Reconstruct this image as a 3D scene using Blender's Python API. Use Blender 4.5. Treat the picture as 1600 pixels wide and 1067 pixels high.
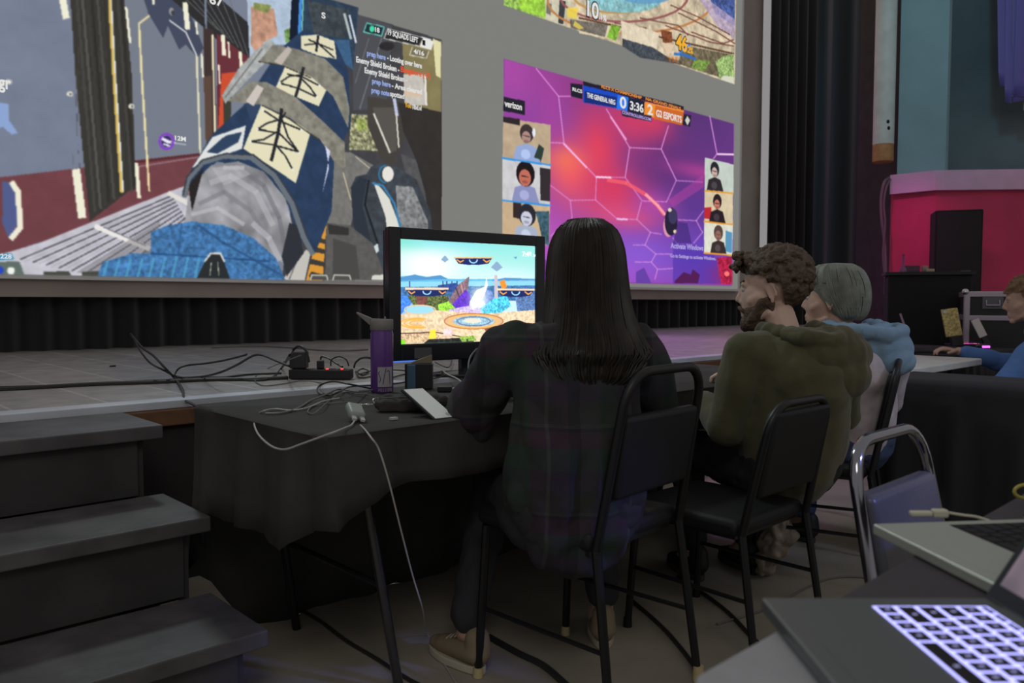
import bpy, bmesh, math, random
import numpy as np
from mathutils import Vector, Matrix, Quaternion, noise as mn
R = math.radians
random.seed(7)
for o in list(bpy.data.objects): bpy.data.objects.remove(o)
SC = bpy.context.scene
COL = SC.collection
# ------------------------------------------------------------------ camera, world, lights, exposure
# world: X along the stage front (right), Y into the stage, Z up; metres
CAMZ = 1.055
PITCH, YAW, ROLL, FPX = R(2.90), R(43.2), R(0.08), 1247.0
fwd = Vector((math.sin(YAW) * math.cos(PITCH), math.cos(YAW) * math.cos(PITCH), -math.sin(PITCH)))
rt0 = Vector((math.cos(YAW), -math.sin(YAW), 0)); up0 = rt0.cross(fwd)
rgt = rt0 * math.cos(ROLL) + up0 * math.sin(ROLL)
upv = -rt0 * math.sin(ROLL) + up0 * math.cos(ROLL)
CAM = Vector((0, 0, CAMZ))
cd = bpy.data.cameras.new('camera'); cd.sensor_width = 36; cd.lens = FPX / 1600 * 36; cd.clip_start = .05; cd.clip_end = 100
cam = bpy.data.objects.new('camera', cd); COL.objects.link(cam)
m3 = Matrix((rgt, upv, -fwd)).transposed()
cam.matrix_world = Matrix.Translation(CAM) @ m3.to_4x4()
SC.camera = cam
cd.dof.use_dof = True; cd.dof.focus_distance = 2.9; cd.dof.aperture_fstop = 5.0
SC.view_settings.view_transform = 'Standard'; SC.view_settings.look = 'None'
SC.view_settings.exposure = 0.0; SC.view_settings.gamma = 1; SC.view_settings.use_curve_mapping = False
w = bpy.data.worlds.new('world'); SC.world = w; w.use_nodes = True
bg = w.node_tree.nodes['Background']; bg.inputs[0].default_value = (.27, .26, .262, 1); bg.inputs[1].default_value = 1.0

def lamp(name, kind, loc, target, power, color, size=.3, spot=60, blend=.6):
    l = bpy.data.lights.new(name, kind); l.energy = power; l.color = color
    if kind == 'SPOT': l.spot_size = R(spot); l.spot_blend = blend; l.shadow_soft_size = size
    elif kind == 'AREA': l.size = size
    else: l.shadow_soft_size = size
    o = bpy.data.objects.new(name, l); COL.objects.link(o); o.location = loc
    d = Vector(target) - Vector(loc); o.rotation_euler = d.to_track_quat('-Z', 'Y').to_euler()
    return o
# stage wash lamps hung in the hall: magenta, cyan, blue; added fills in purple, cool and warm white
lamp('wash_magenta', 'SPOT', (5.9, 2.9, 3.4), (7.75, 2.95, 1.5), 75, (1, .10, .62), .1, 34, .9)
lamp('wash_red', 'SPOT', (6.4, .2, 3.2), (8.6, 2.2, 1.2), 14, (1, .12, .25), .1, 50, .9)
lamp('wash_cyan', 'SPOT', (5.2, 1.0, 4.6), (8.2, 2.7, 3.3), 62, (.22, .75, .95), .2, 44, .7)
lamp('reflection_fill_purple', 'SPOT', (6.8, 5.2, 4.8), (5.6, 4.3, .7), 260, (.85, .35, 1), .2, 62, .9)  # added lamp imitating the big screen's purple reflection on the stage
lamp('wash_blue', 'SPOT', (3.4, -1.6, 3.2), (3.7, 1.3, 1.0), 110, (.5, .66, 1), .3, 34, .9)
lamp('hall_blue', 'SPOT', (2.7, -1.7, 2.1), (1.68, .66, .72), 170, (.20, .24, 1), .06, 11, .7)
lamp('screen_fill_cool', 'SPOT', (2.0, 5.4, 4.7), (2.3, 1.5, .9), 210, (.86, .97, 1), .25, 58, .8)  # added fill standing in for screen light on the faces
lamp('fill_white', 'AREA', (-.8, -1.2, 3.6), (1.2, 1.4, .3), 20, (1, .95, .88), 1.2)  # added soft fill that lifts the floor and steps

# ------------------------------------------------------------------ helpers
def ray(px, py): return fwd + rgt * ((px - 800) / FPX) - upv * ((py - 533.5) / FPX)
def atZ(px, py, z):
    a = ray(px, py); return CAM + a * ((z - CAMZ) / a.z)
def atY(px, py, y):
    a = ray(px, py); return CAM + a * (y / a.y)
def atD(px, py, d): return CAM + ray(px, py) * d

def put(o, name=None, label=None, cat=None, group=None, kind=None):
    if name: o.name = name
    if label: o['label'] = label
    if cat: o['category'] = cat
    if group: o['group'] = group
    if kind: o['kind'] = kind
    return o
def thing(name, label, cat, loc=(0, 0, 0), rz=0, group=None):
    o = bpy.data.objects.new(name, None); COL.objects.link(o); o.empty_display_size = .1
    o.location = loc; o.rotation_euler = (0, 0, rz)
    return put(o, None, label, cat, group)

MATS = {}
def mat(name, col, rough=.6, metal=0, var=.0, scale=8, bump=0, bscale=40, spec=.4, emit=None, estr=1, alpha=1, trans=0, sheen=0):
    if name in MATS: return MATS[name]
    m = bpy.data.materials.new(name); m.use_nodes = True; MATS[name] = m
    nt = m.node_tree; b = nt.nodes['Principled BSDF']; L = nt.links
    b.inputs['Base Color'].default_value = (*col, 1); b.inputs['Roughness'].default_value = rough
    b.inputs['Metallic'].default_value = metal; b.inputs['Specular IOR Level'].default_value = spec
    if alpha < 1: b.inputs['Alpha'].default_value = alpha
    if trans: b.inputs['Transmission Weight'].default_value = trans
    if sheen: b.inputs['Sheen Weight'].default_value = sheen
    if emit: b.inputs['Emission Color'].default_value = (*emit, 1); b.inputs['Emission Strength'].default_value = estr
    if var or bump:
        tc = nt.nodes.new('ShaderNodeTexCoord')
    if var:
        n = nt.nodes.new('ShaderNodeTexNoise'); n.inputs['Scale'].default_value = scale; n.inputs['Detail'].default_value = 5
        L.new(tc.outputs['Object'], n.inputs['Vector'])
        r = nt.nodes.new('ShaderNodeValToRGB'); r.color_ramp.elements[0].position = .3; r.color_ramp.elements[1].position = .7
        r.color_ramp.elements[0].color = (*[c * (1 - var) for c in col], 1); r.color_ramp.elements[1].color = (*[min(1, c * (1 + var)) for c in col], 1)
        L.new(n.outputs['Fac'], r.inputs['Fac']); L.new(r.outputs['Color'], b.inputs['Base Color'])
    if bump:
        n2 = nt.nodes.new('ShaderNodeTexNoise'); n2.inputs['Scale'].default_value = bscale; n2.inputs['Detail'].default_value = 4
        L.new(tc.outputs['Object'], n2.inputs['Vector'])
        bp = nt.nodes.new('ShaderNodeBump'); bp.inputs['Strength'].default_value = bump; bp.inputs['Distance'].default_value = .01
        L.new(n2.outputs['Fac'], bp.inputs['Height']); L.new(bp.outputs['Normal'], b.inputs['Normal'])
    return m
def sr(r, g, b):
    f = lambda c: (c / 255 / 12.92) if c <= 10 else ((c / 255 + .055) / 1.055) ** 2.4
    return (f(r), f(g), f(b))
def emi(name, col, s=1):
    return mat(name, (0, 0, 0), .5, emit=col, estr=s)

class MB:
    def __init__(s): s.v = []; s.f = []
    def add(s, vs, fs, M=None):
        k = len(s.v)
        for p in vs: s.v.append(tuple(M @ Vector(p)) if M is not None else tuple(p))
        s.f += [tuple(i + k for i in f) for f in fs]; return s
    def box(s, c, d, rz=0, M=None):
        x, y, z = [q / 2 for q in d]
        vs = [(i * x, j * y, k * z) for k in (-1, 1) for j in (-1, 1) for i in (-1, 1)]
        T = Matrix.Translation(Vector(c)) @ Matrix.Rotation(rz, 4, 'Z')
        if M is not None: T = M @ T
        return s.add(vs, [(0, 2, 3, 1), (4, 5, 7, 6), (0, 1, 5, 4), (2, 6, 7, 3), (0, 4, 6, 2), (1, 3, 7, 5)], T)
    def hexa(s, bot, top):
        n = len(bot)
        return s.add(list(bot) + list(top), [tuple(range(n - 1, -1, -1)), tuple(range(n, 2 * n))] + [(i, (i + 1) % n, n + (i + 1) % n, n + i) for i in range(n)])
    def prism(s, pts, z0, z1, M=None):
        n = len(pts)
        vs = [(x, y, z0) for x, y in pts] + [(x, y, z1) for x, y in pts]
        return s.add(vs, [tuple(range(n - 1, -1, -1)), tuple(range(n, 2 * n))] + [(i, (i + 1) % n, n + (i + 1) % n, n + i) for i in range(n)], M)
    def tube(s, pts, r, n=8, closed=False, flat=None):
        P = [Vector(p) for p in pts]; rs = r if isinstance(r, (list, tuple)) else [r] * len(P)
        N = len(P); rings = []; prev = None
        for i in range(N):
            if closed: t = P[(i + 1) % N] - P[i - 1]
            else: t = P[min(i + 1, N - 1)] - P[max(i - 1, 0)]
            t.normalize() if t.length > 1e-9 else None
            if prev is None:
                a = Vector((0, 0, 1)) if abs(t.z) < .9 else Vector((1, 0, 0))
                prev = (a - t * a.dot(t)).normalized()
            prev = (prev - t * prev.dot(t))
            prev = prev.normalized() if prev.length > 1e-6 else t.orthogonal().normalized()
            b = t.cross(prev); fa, fb = flat if flat else (1, 1)
            rings.append([P[i] + prev * (math.cos(2 * math.pi * k / n) * rs[i] * fa) + b * (math.sin(2 * math.pi * k / n) * rs[i] * fb) for k in range(n)])
        k0 = len(s.v)
        for g in rings: s.v += [tuple(p) for p in g]
        for i in range(N if closed else N - 1):
            j = (i + 1) % N
            for k in range(n): s.f.append((k0 + i * n + k, k0 + i * n + (k + 1) % n, k0 + j * n + (k + 1) % n, k0 + j * n + k))
        if not closed:
            s.f.append(tuple(k0 + k for k in range(n - 1, -1, -1))); s.f.append(tuple(k0 + (N - 1) * n + k for k in range(n)))
        return s
    def lathe(s, prof, c=(0, 0, 0), n=24, M=None):
        vs = []; fs = []
        for r, z in prof:
            vs += [(c[0] + r * math.cos(2 * math.pi * k / n), c[1] + r * math.sin(2 * math.pi * k / n), c[2] + z) for k in range(n)]
        for i in range(len(prof) - 1):
            for k in range(n): fs.append((i * n + k, i * n + (k + 1) % n, (i + 1) * n + (k + 1) % n, (i + 1) * n + k))
        fs.append(tuple(range(n - 1, -1, -1))); fs.append(tuple((len(prof) - 1) * n + k for k in range(n)))
        return s.add(vs, fs, M)
    def ell(s, c, r, rot=None, n=16, m=10):
        vs = [(0, 0, -1)]; fs = []
        for i in range(1, m):
            a = math.pi * i / m - math.pi / 2
            vs += [(math.cos(a) * math.cos(2 * math.pi * k / n), math.cos(a) * math.sin(2 * math.pi * k / n), math.sin(a)) for k in range(n)]
        vs.append((0, 0, 1)); e = len(vs) - 1
        for k in range(n): fs.append((0, 1 + (k + 1) % n, 1 + k)); fs.append((e, 1 + (m - 2) * n + k, 1 + (m - 2) * n + (k + 1) % n))
        for i in range(m - 2):
            for k in range(n): fs.append((1 + i * n + k, 1 + i * n + (k + 1) % n, 1 + (i + 1) * n + (k + 1) % n, 1 + (i + 1) * n + k))
        T = Matrix.Translation(Vector(c))
        if rot is not None: T = T @ rot.to_4x4()
        T = T @ Matrix.Diagonal((*r, 1)) if not isinstance(r, (int, float)) else T @ Matrix.Scale(r, 4)
        return s.add(vs, fs, T)
    def cap(s, p0, r0, p1, r1, flat=1.0, side=None, n=14):
        """tapered capsule; flat scales the direction across 'side'"""
        p0 = Vector(p0); p1 = Vector(p1); t = (p1 - p0); L = t.length; t.normalize()
        sd = Vector(side) if side is not None else (Vector((1, 0, 0)) if abs(t.x) < .9 else Vector((0, 1, 0)))
        sd = (sd - t * sd.dot(t)).normalized(); b = t.cross(sd)
        rings = []
        for a in (-80, -50, -20, 0): rings.append((p0 + t * (r0 * math.sin(R(a))), r0 * math.cos(R(a))))
        for a in (0, 20, 50, 80): rings.append((p1 + t * (r1 * math.sin(R(a))), r1 * math.cos(R(a))))
        vs = []; fs = []
        for c, r in rings:
            vs += [c + sd * (r * math.cos(2 * math.pi * k / n)) + b * (r * flat * math.sin(2 * math.pi * k / n)) for k in range(n)]
        for i in range(len(rings) - 1):
            for k in range(n): fs.append((i * n + k, i * n + (k + 1) % n, (i + 1) * n + (k + 1) % n, (i + 1) * n + k))
        fs.append(tuple(range(n - 1, -1, -1))); fs.append(tuple((len(rings) - 1) * n + k for k in range(n)))
        return s.add(vs, fs)
    def build(s, name, m=None, parent=None, smooth=True, bev=0, sub=0, M=None, auto=40):
        me = bpy.data.meshes.new(name); me.from_pydata(s.v, [], s.f); me.update()
        bm = bmesh.new(); bm.from_mesh(me); bmesh.ops.recalc_face_normals(bm, faces=bm.faces[:]); bm.to_mesh(me); bm.free()
        o = bpy.data.objects.new(name, me); COL.objects.link(o)
        if m: me.materials.append(m)
        if smooth:
            me.polygons.foreach_set('use_smooth', [True] * len(me.polygons))
            try: me.set_sharp_from_angle(angle=R(auto))
            except Exception: pass
        if bev:
            b = o.modifiers.new('bevel', 'BEVEL'); b.width = bev; b.segments = 3; b.limit_method = 'ANGLE'; b.angle_limit = R(40)
        if sub:
            q = o.modifiers.new('sub', 'SUBSURF'); q.levels = sub; q.render_levels = sub
        if M is not None: o.matrix_world = M
        if parent: o.parent = parent
        return o
def remesh(mb, name, m, parent=None, voxel=.008, smooth=4, disp=None, local=None):
    """fuse overlapping closed shapes into one continuous skin"""
    o = mb.build('tmp', None, None)
    r = o.modifiers.new('r', 'REMESH'); r.mode = 'VOXEL'; r.voxel_size = voxel; r.adaptivity = 0
    if smooth:
        q = o.modifiers.new('s', 'SMOOTH'); q.iterations = smooth; q.factor = .6
    bpy.context.view_layer.update()
    dg = bpy.context.evaluated_depsgraph_get()
    me = bpy.data.meshes.new_from_object(o.evaluated_get(dg), depsgraph=dg)
    bpy.data.objects.remove(o)
    if disp:
        nv = len(me.vertices); co = np.empty(nv * 3); me.vertices.foreach_get('co', co); co = co.reshape(-1, 3)
        no = np.empty(nv * 3); me.vertices.foreach_get('normal', no); no = no.reshape(-1, 3)
        d = np.array([disp(Vector(c), Vector(k)) for c, k in zip(co, no)])
        me.vertices.foreach_set('co', (co + no * d[:, None]).ravel()); me.update()
    me.name = name; me.materials.clear(); me.materials.append(m)
    me.polygons.foreach_set('use_smooth', [True] * len(me.polygons))
    o = bpy.data.objects.new(name, me); COL.objects.link(o)
    if parent: o.parent = parent
    return o
def spline(pts, k=8):
    P = [Vector(p) for p in pts]; out = []
    for i in range(len(P) - 1):
        a = P[max(i - 1, 0)]; b = P[i]; c = P[i + 1]; d = P[min(i + 2, len(P) - 1)]
        for j in range(k):
            t = j / k; out.append(.5 * ((2 * b) + (c - a) * t + (2 * a - 5 * b + 4 * c - d) * t * t + (3 * b - a - 3 * c + d) * t ** 3))
    out.append(P[-1]); return out
def text(s, size, M, m, parent, name='lettering', squash=1.0, align='CENTER', ext=0.0006, bold=0.0):
    cu = bpy.data.curves.new(name, 'FONT'); cu.body = s; cu.size = size; cu.align_x = align; cu.align_y = 'CENTER'; cu.extrude = ext; cu.offset = bold
    o = bpy.data.objects.new('t', cu); COL.objects.link(o); bpy.context.view_layer.update()
    dg = bpy.context.evaluated_depsgraph_get(); me = bpy.data.meshes.new_from_object(o.evaluated_get(dg), depsgraph=dg)
    bpy.data.objects.remove(o); me.name = name; me.materials.clear(); me.materials.append(m)
    ob = bpy.data.objects.new(name, me); COL.objects.link(ob)
    me.transform(M @ Matrix.Diagonal((squash, 1, 1, 1)))
    if parent: ob.parent = parent
    return ob
# ------------------------------------------------------------------ pictures drawn by the script for screens
class Plane:
    def __init__(s, O, U, V, w, h, res):
        s.O = Vector(O); s.U = Vector(U).normalized(); s.V = Vector(V).normalized(); s.N = s.U.cross(s.V)
        s.w, s.h, s.r = w, h, res; s.W = int(w * res); s.H = int(h * res)
        s.a = np.zeros((s.H, s.W, 3))
    def uv(s, px, py):
        a = ray(px, py); t = (s.O - CAM).dot(s.N) / a.dot(s.N); p = CAM + a * t - s.O
        return p.dot(s.U), p.dot(s.V)
    def world(s, px, py, off=0):
        u, v = s.uv(px, py); return s.O + s.U * u + s.V * v + s.N * off
    def c(s, p): u, v = s.uv(*p); return u * s.r, v * s.r
    def mask(s, P):
        P = np.array(P, float); x0, y0 = np.floor(P.min(0)).astype(int); x1, y1 = np.ceil(P.max(0)).astype(int) + 1
        x0, y0 = max(x0, 0), max(y0, 0); x1, y1 = min(x1, s.W), min(y1, s.H)
        if x1 <= x0 or y1 <= y0: return None
        X, Y = np.meshgrid(np.arange(x0, x1) + .5, np.arange(y0, y1) + .5)
        m = np.zeros(X.shape, bool); n = len(P)
        for i in range(n):
            ax, ay = P[i]; bx, by = P[(i + 1) % n]
            if ay == by: continue
            c = ((ay > Y) != (by > Y)) & (X < (bx - ax) * (Y - ay) / (by - ay) + ax)
            m ^= c
        return (slice(y0, y1), slice(x0, x1)), m
    def fill(s, mk, col, al=1., nz=0, ns=6, seed=0, tint=(1, 1, 1)):
        if mk is None: return
        sl, m = mk; col = np.array(col, float) / 255
        c = np.broadcast_to(col, m.shape + (3,)).copy()
        if nz:
            n = vnoise(m.shape, ns, seed)[..., None] - .5
            c = c * (1 + n * nz * 2) 
        a = (m * al)[..., None]
        s.a[sl] = s.a[sl] * (1 - a) + c * a
    def poly(s, pts, col, al=1., nz=0, ns=6, seed=0): s.fill(s.mask([s.c(p) for p in pts]), col, al, nz, ns, seed)
    def line(s, pts, wpx, col, al=1.):
        for a, b in zip(pts[:-1], pts[1:]):
            dx, dy = b[0] - a[0], b[1] - a[1]; L = math.hypot(dx, dy) or 1
            nx, ny = -dy / L * wpx / 2, dx / L * wpx / 2; ex, ey = dx / L * wpx * .3, dy / L * wpx * .3
            s.poly([(a[0] + nx - ex, a[1] + ny - ey), (b[0] + nx + ex, b[1] + ny + ey), (b[0] - nx + ex, b[1] - ny + ey), (a[0] - nx - ex, a[1] - ny - ey)], col, al)
    def oval(s, c, rx, ry, col, al=1., rot=0, nz=0, ns=6, seed=0, n=28):
        cr, sn = math.cos(rot), math.sin(rot)
        s.poly([(c[0] + rx * math.cos(t) * cr - ry * math.sin(t) * sn, c[1] + rx * math.cos(t) * sn + ry * math.sin(t) * cr) for t in [2 * math.pi * k / n for k in range(n)]], col, al, nz, ns, seed)
    def ring(s, c, rx, ry, w, col, al=1., a0=0, a1=360):
        s.line([(c[0] + rx * math.cos(R(t)), c[1] + ry * math.sin(R(t))) for t in np.linspace(a0, a1, 30)], w, col, al)
    def blob(s, c, rx, ry, col, al, box):
        """soft spot of colour, limited to the picture 'box' (four photo corners)"""
        cx, cy = s.c(c); ax = abs(s.c((c[0] + rx, c[1]))[0] - cx) + 1; ay = abs(s.c((c[0], c[1] + ry))[1] - cy) + 1
        mk = s.mask([s.c(p) for p in box]); sl, m = mk
        X, Y = np.meshgrid(np.arange(sl[1].start, sl[1].stop), np.arange(sl[0].start, sl[0].stop))
        w_ = np.exp(-(((X - cx) / ax) ** 2 + ((Y - cy) / ay) ** 2)) * al * m; w_ = w_[..., None]
        s.a[sl] = s.a[sl] * (1 - w_) + np.array(col) / 255 * w_
    def done(s, name, blur=1):
        a = s.a
        for _ in range(blur):
            for ax in (0, 1):
                a = (np.roll(a, 1, ax) + 2 * a + np.roll(a, -1, ax)) / 4
        a = np.clip(a, 0, 1)
        im = bpy.data.images.new(name, s.W, s.H, alpha=False)
        o = np.ones((s.H, s.W, 4), np.float32); o[..., :3] = a; im.pixels.foreach_set(o.ravel()); im.update(); im.pack()
        return im
    def quad(s, name, im, strength, parent=None, z=0):
        me = bpy.data.meshes.new(name)
        P = [s.O + s.N * z, s.O + s.U * s.w + s.N * z, s.O + s.U * s.w + s.V * s.h + s.N * z, s.O + s.V * s.h + s.N * z]
        me.from_pydata([tuple(p) for p in P], [], [(0, 1, 2, 3)])
        uv = me.uv_layers.new(name='uv')
        for l, c in zip(uv.data, [(0, 0), (1, 0), (1, 1), (0, 1)]): l.uv = c
        m = bpy.data.materials.new(name); m.use_nodes = True; nt = m.node_tree; b = nt.nodes['Principled BSDF']
        t = nt.nodes.new('ShaderNodeTexImage'); t.image = im; t.extension = 'EXTEND'
        u = nt.nodes.new('ShaderNodeUVMap'); u.uv_map = 'uv'; nt.links.new(u.outputs[0], t.inputs[0])
        b.inputs['Base Color'].default_value = (.02, .02, .02, 1); b.inputs['Roughness'].default_value = .6; b.inputs['Specular IOR Level'].default_value = .1
        nt.links.new(t.outputs[0], b.inputs['Emission Color']); b.inputs['Emission Strength'].default_value = strength
        me.materials.append(m)
        o = bpy.data.objects.new(name, me); COL.objects.link(o)
        if parent: o.parent = parent
        return o
def vnoise(shape, cell, seed=0):
    rg = np.random.RandomState(seed); H, W = shape; out = np.zeros(shape); amp = 1; tot = 0; c = cell
    for _ in range(3):
        gh, gw = int(H / c) + 3, int(W / c) + 3; g = rg.rand(gh, gw)
        y = np.arange(H) / c; x = np.arange(W) / c; yi = y.astype(int); xi = x.astype(int); fy = (y - yi)[:, None]; fx = (x - xi)[None]
        out += amp * ((g[yi][:, xi] * (1 - fx) + g[yi][:, xi + 1] * fx) * (1 - fy) + (g[yi + 1][:, xi] * (1 - fx) + g[yi + 1][:, xi + 1] * fx) * fy)
        tot += amp; amp *= .6; c = max(1.5, c / 2)
    return out / tot

# ---- the big projection: a grey desktop with game windows
YS = 6.38
SX0, SX1, SZ0, SZ1 = .25, 10.60, 1.235, 6.70
big = Plane((SX0, YS, SZ0), (1, 0, 0), (0, 0, 1), SX1 - SX0, SZ1 - SZ0, 170)
big.a[:] = np.array((126, 126, 122)) / 255
A = big
# left window: shooter game view
LBX = [(-330, 433), (690, 438), (689, 65), (300, -52), (-330, -380)]
def world_rect(pl, x0, x1, z0, z1, col, **k):
    pl.fill(pl.mask([((x0 - SX0) * pl.r, (z0 - SZ0) * pl.r), ((x1 - SX0) * pl.r, (z0 - SZ0) * pl.r), ((x1 - SX0) * pl.r, (z1 - SZ0) * pl.r), ((x0 - SX0) * pl.r, (z1 - SZ0) * pl.r)]), col, **k)
world_rect(A, .46, 5.015, 1.262, 3.635, (120, 128, 146))
A.poly([(-330, 0), (120, -60), (130, 262), (-330, 330)], (118, 126, 146), nz=.06, ns=30)
A.poly([(-330, 330), (0, 277), (130, 262), (320, 236), (340, 290), (10, 395), (-330, 436)], (112, 64, 70), nz=.08, ns=20)
A.poly([(196, -20), (330, 20), (325, 238), (208, 252)], (118, 125, 138))
A.poly([(208, 251), (322, 238), (320, 242), (208, 256)], (90, 42, 48)); A.line([(218, 260), (312, 245)], 2, (150, 120, 128))
A.poly([(212, -40), (262, -15), (300, 28), (318, 75), (309, 90), (290, 70), (280, 78), (262, 40), (255, 60), (232, 22)], (68, 74, 94))
A.poly([(106, -60), (190, -40), (206, 120), (212, 290), (140, 346), (118, 120)], (56, 54, 50))
for k in range(60):
    x_ = random.uniform(112, 200); y_ = random.uniform(-20, 280); A.line([(x_, y_), (x_ + 2, y_ + random.uniform(15, 50))], 1.2, random.choice([(88, 84, 74), (34, 32, 30), (70, 74, 66)]), .5)
for i, (a, b, cc) in enumerate([(118, 146, 74), (126, 155, 96), (134, 162, 60), (141, 168, 40), (150, 176, 84), (160, 184, 48), (182, 204, 70), (188, 208, 40)]):
    A.line([(a, -30), (b + 2, 330 - i * 5)], 4, (cc, cc, cc - 4), .7)
A.line([(170, -20), (178, 120), (190, 300)], 5, (216, 186, 92)); A.line([(172.5, -20), (180.5, 120), (192.5, 300)], 2, (235, 238, 240))
A.line([(233, 25), (217, 37), (222, 130), (233, 298)], 3.4, (236, 222, 170)); A.line([(265, 32), (290, 50), (307, 86)], 2.4, (205, 208, 212)); A.line([(307, 86), (313, 240)], 3, (225, 222, 190))
A.poly([(226, -50), (300, -40), (388, 36), (392, 98), (366, 88), (322, 46), (260, -8)], (44, 44, 46))
for k in range(7): A.line([(250 + k * 16, -40), (340 + k * 8, 46 + k * 7)], 1.6, (110, 112, 112), .7)
A.poly([(317, 40), (334, 48), (339, 226), (323, 242)], (62, 50, 48)); A.poly([(318, 120), (330, 118), (332, 232), (322, 240)], (92, 70, 60))
A.line([(332, 55), (336, 222)], 3, (238, 226, 190)); A.line([(320, -30), (322, 44)], 3, (120, 130, 150))
A.poly([(338, 52), (392, 92), (370, 128), (352, 160), (340, 222)], (104, 48, 56)); A.poly([(346, 115), (370, 112), (374, 122), (356, 140), (352, 214), (340, 214)], (205, 78, 48)); A.poly([(349, 150), (362, 140), (360, 200), (350, 205)], (60, 62, 52))
for x, y, x2, y2, ww in [(96, -10, 103, 26, 11), (197, 12, 203, 66, 4), (289, 6, 293, 44, 8), (306, 34, 308, 53, 3), (315, 85, 317, 120, 3), (348, 56, 350, 85, 6), (357, 66, 358, 90, 3), (375, 82, 377, 104, 5), (238, -8, 240, 6, 4), (342, 102, 343, 130, 3), (119, 268, 128, 337, 13), (213, 256, 217, 308, 6)]:
    A.line([(x, y), (x2, y2)], ww, (240, 238, 214))
A.poly([(3, 284), (20, 284), (30, 345), (14, 374), (4, 350)], (82, 92, 140)); A.line([(19, 286), (28, 300), (32, 355), (18, 372)], 9, (240, 236, 214))
for c in [(2, 132), (14, 128), (109, 147), (205, 166)]: A.oval(c, 5, 4, (228, 226, 205)); A.oval((c[0] + 1, c[1]), 2, 2, (110, 116, 130))
A.poly([(-12, 158), (14, 162), (14, 188), (28, 208), (18, 210), (4, 198), (-12, 205)], (140, 165, 210)); A.oval((268, 18), 4, 6, (150, 152, 150)); A.oval((270, 20), 3, 4, (60, 62, 72))
# walkway grating
A.poly([(-330, 450), (10, 395), (60, 380), (262, 300), (290, 290), (300, 345), (160, 438), (-330, 470)], (196, 194, 204), nz=.1, ns=12)
for k in range(9):
    A.line([(32 + k * 20, 405 + k * 4.6), (268 + k * 3, 306 + k * 5)], 2.2, (60, 60, 66), .85)
    A.line([(40 + k * 20, 408 + k * 4.6), (270 + k * 3, 309 + k * 5)], 1.2, (150, 150, 170), .6)
A.line([(150, 354), (232, 388)], 8, (236, 232, 228)); A.line([(162, 355), (228, 384)], 1.6, (110, 110, 120))
A.poly([(120, 425), (250, 345), (240, 400), (160, 436)], (110, 108, 112), .45)
A.line([(264, 302), (294, 318)], 7, (225, 222, 215))
A.poly([(-30, 398), (18, 396), (22, 405), (-30, 408)], (60, 150, 190)); A.poly([(-30, 410), (30, 408), (40, 434), (-30, 434)], (96, 110, 104)); A.oval((-2, 422), 8, 7, (40, 70, 190)); A.oval((17, 423), 6, 6, (240, 244, 236))
A.poly([(68, 424), (108, 424), (112, 431), (68, 431)], (70, 72, 66)); A.poly([(128, 424), (160, 424), (166, 432), (128, 432)], (70, 72, 66))
# sky and rock gap
A.poly([(384, -40), (470, -10), (462, 70), (420, 70), (390, 95)], (176, 194, 214), nz=.1); A.poly([(392, 10), (428, 14), (434, 55), (412, 66), (402, 88), (392, 70)], (196, 150, 126), nz=.25, ns=8); A.poly([(396, 4), (424, 8), (418, 20), (396, 14)], (130, 140, 80), nz=.4); A.poly([(444, 48), (458, 40), (456, 66), (446, 66)], (120, 160, 90), nz=.5)
# right side of the picture: weapon and bright wall
A.poly([(535, 15), (690, 62), (690, 438), (440, 438), (470, 200)], (66, 66, 70), nz=.12, ns=14)
A.poly([(628, 60), (690, 64), (689, 176), (634, 168)], (132, 122, 84), nz=.12, ns=20); A.poly([(676, 60), (689, 66), (688, 122), (681, 118)], (226, 220, 172))
A.poly([(551, 20), (612, 40), (604, 170), (552, 172)], (76, 78, 84)); A.line([(596, 60), (562, 170)], 1.6, (120, 122, 126)); A.line([(576, 60), (555, 130)], 1.4, (110, 112, 116)); A.oval((604, 72), 12, 7, (42, 40, 42), nz=.2)
A.poly([(630, 116), (660, 116), (668, 164), (632, 166)], (206, 202, 196), .9, nz=.1); A.line([(664, 118), (666, 164)], 3, (232, 228, 222)); A.poly([(632, 140), (658, 142), (658, 152), (632, 150)], (222, 190, 160), .7)
A.poly([(549, 178), (580, 180), (596, 236), (545, 234)], (150, 150, 116), nz=.9, ns=4, seed=3); A.poly([(556, 184), (572, 186), (574, 204), (558, 204)], (160, 178, 90), .8, nz=.5, ns=3)
A.poly([(574, 150), (640, 162), (636, 210), (612, 262), (596, 250), (574, 196)], (68, 64, 60)); A.poly([(582, 168), (618, 168), (620, 235), (606, 240)], (86, 82, 78)); A.line([(584, 178), (609, 238)], 3, (214, 214, 200)); A.line([(616, 155), (620, 180)], 5, (190, 196, 226)); A.line([(619, 178), (623, 230)], 2.4, (220, 218, 206))
A.poly([(622, 160), (690, 175), (690, 438), (672, 420), (668, 345), (650, 250), (630, 205)], (50, 47, 45), nz=.1, ns=18); A.poly([(650, 250), (664, 300), (672, 360), (640, 300), (626, 240)], (84, 84, 86), nz=.2, ns=8)
A.poly([(520, 235), (548, 238), (590, 262), (560, 300), (548, 352), (505, 352)], (118, 116, 112), nz=.12); A.line([(536, 270), (548, 312)], 2, (190, 180, 150)); A.line([(556, 245), (586, 270)], 1.5, (200, 190, 170))
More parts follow.
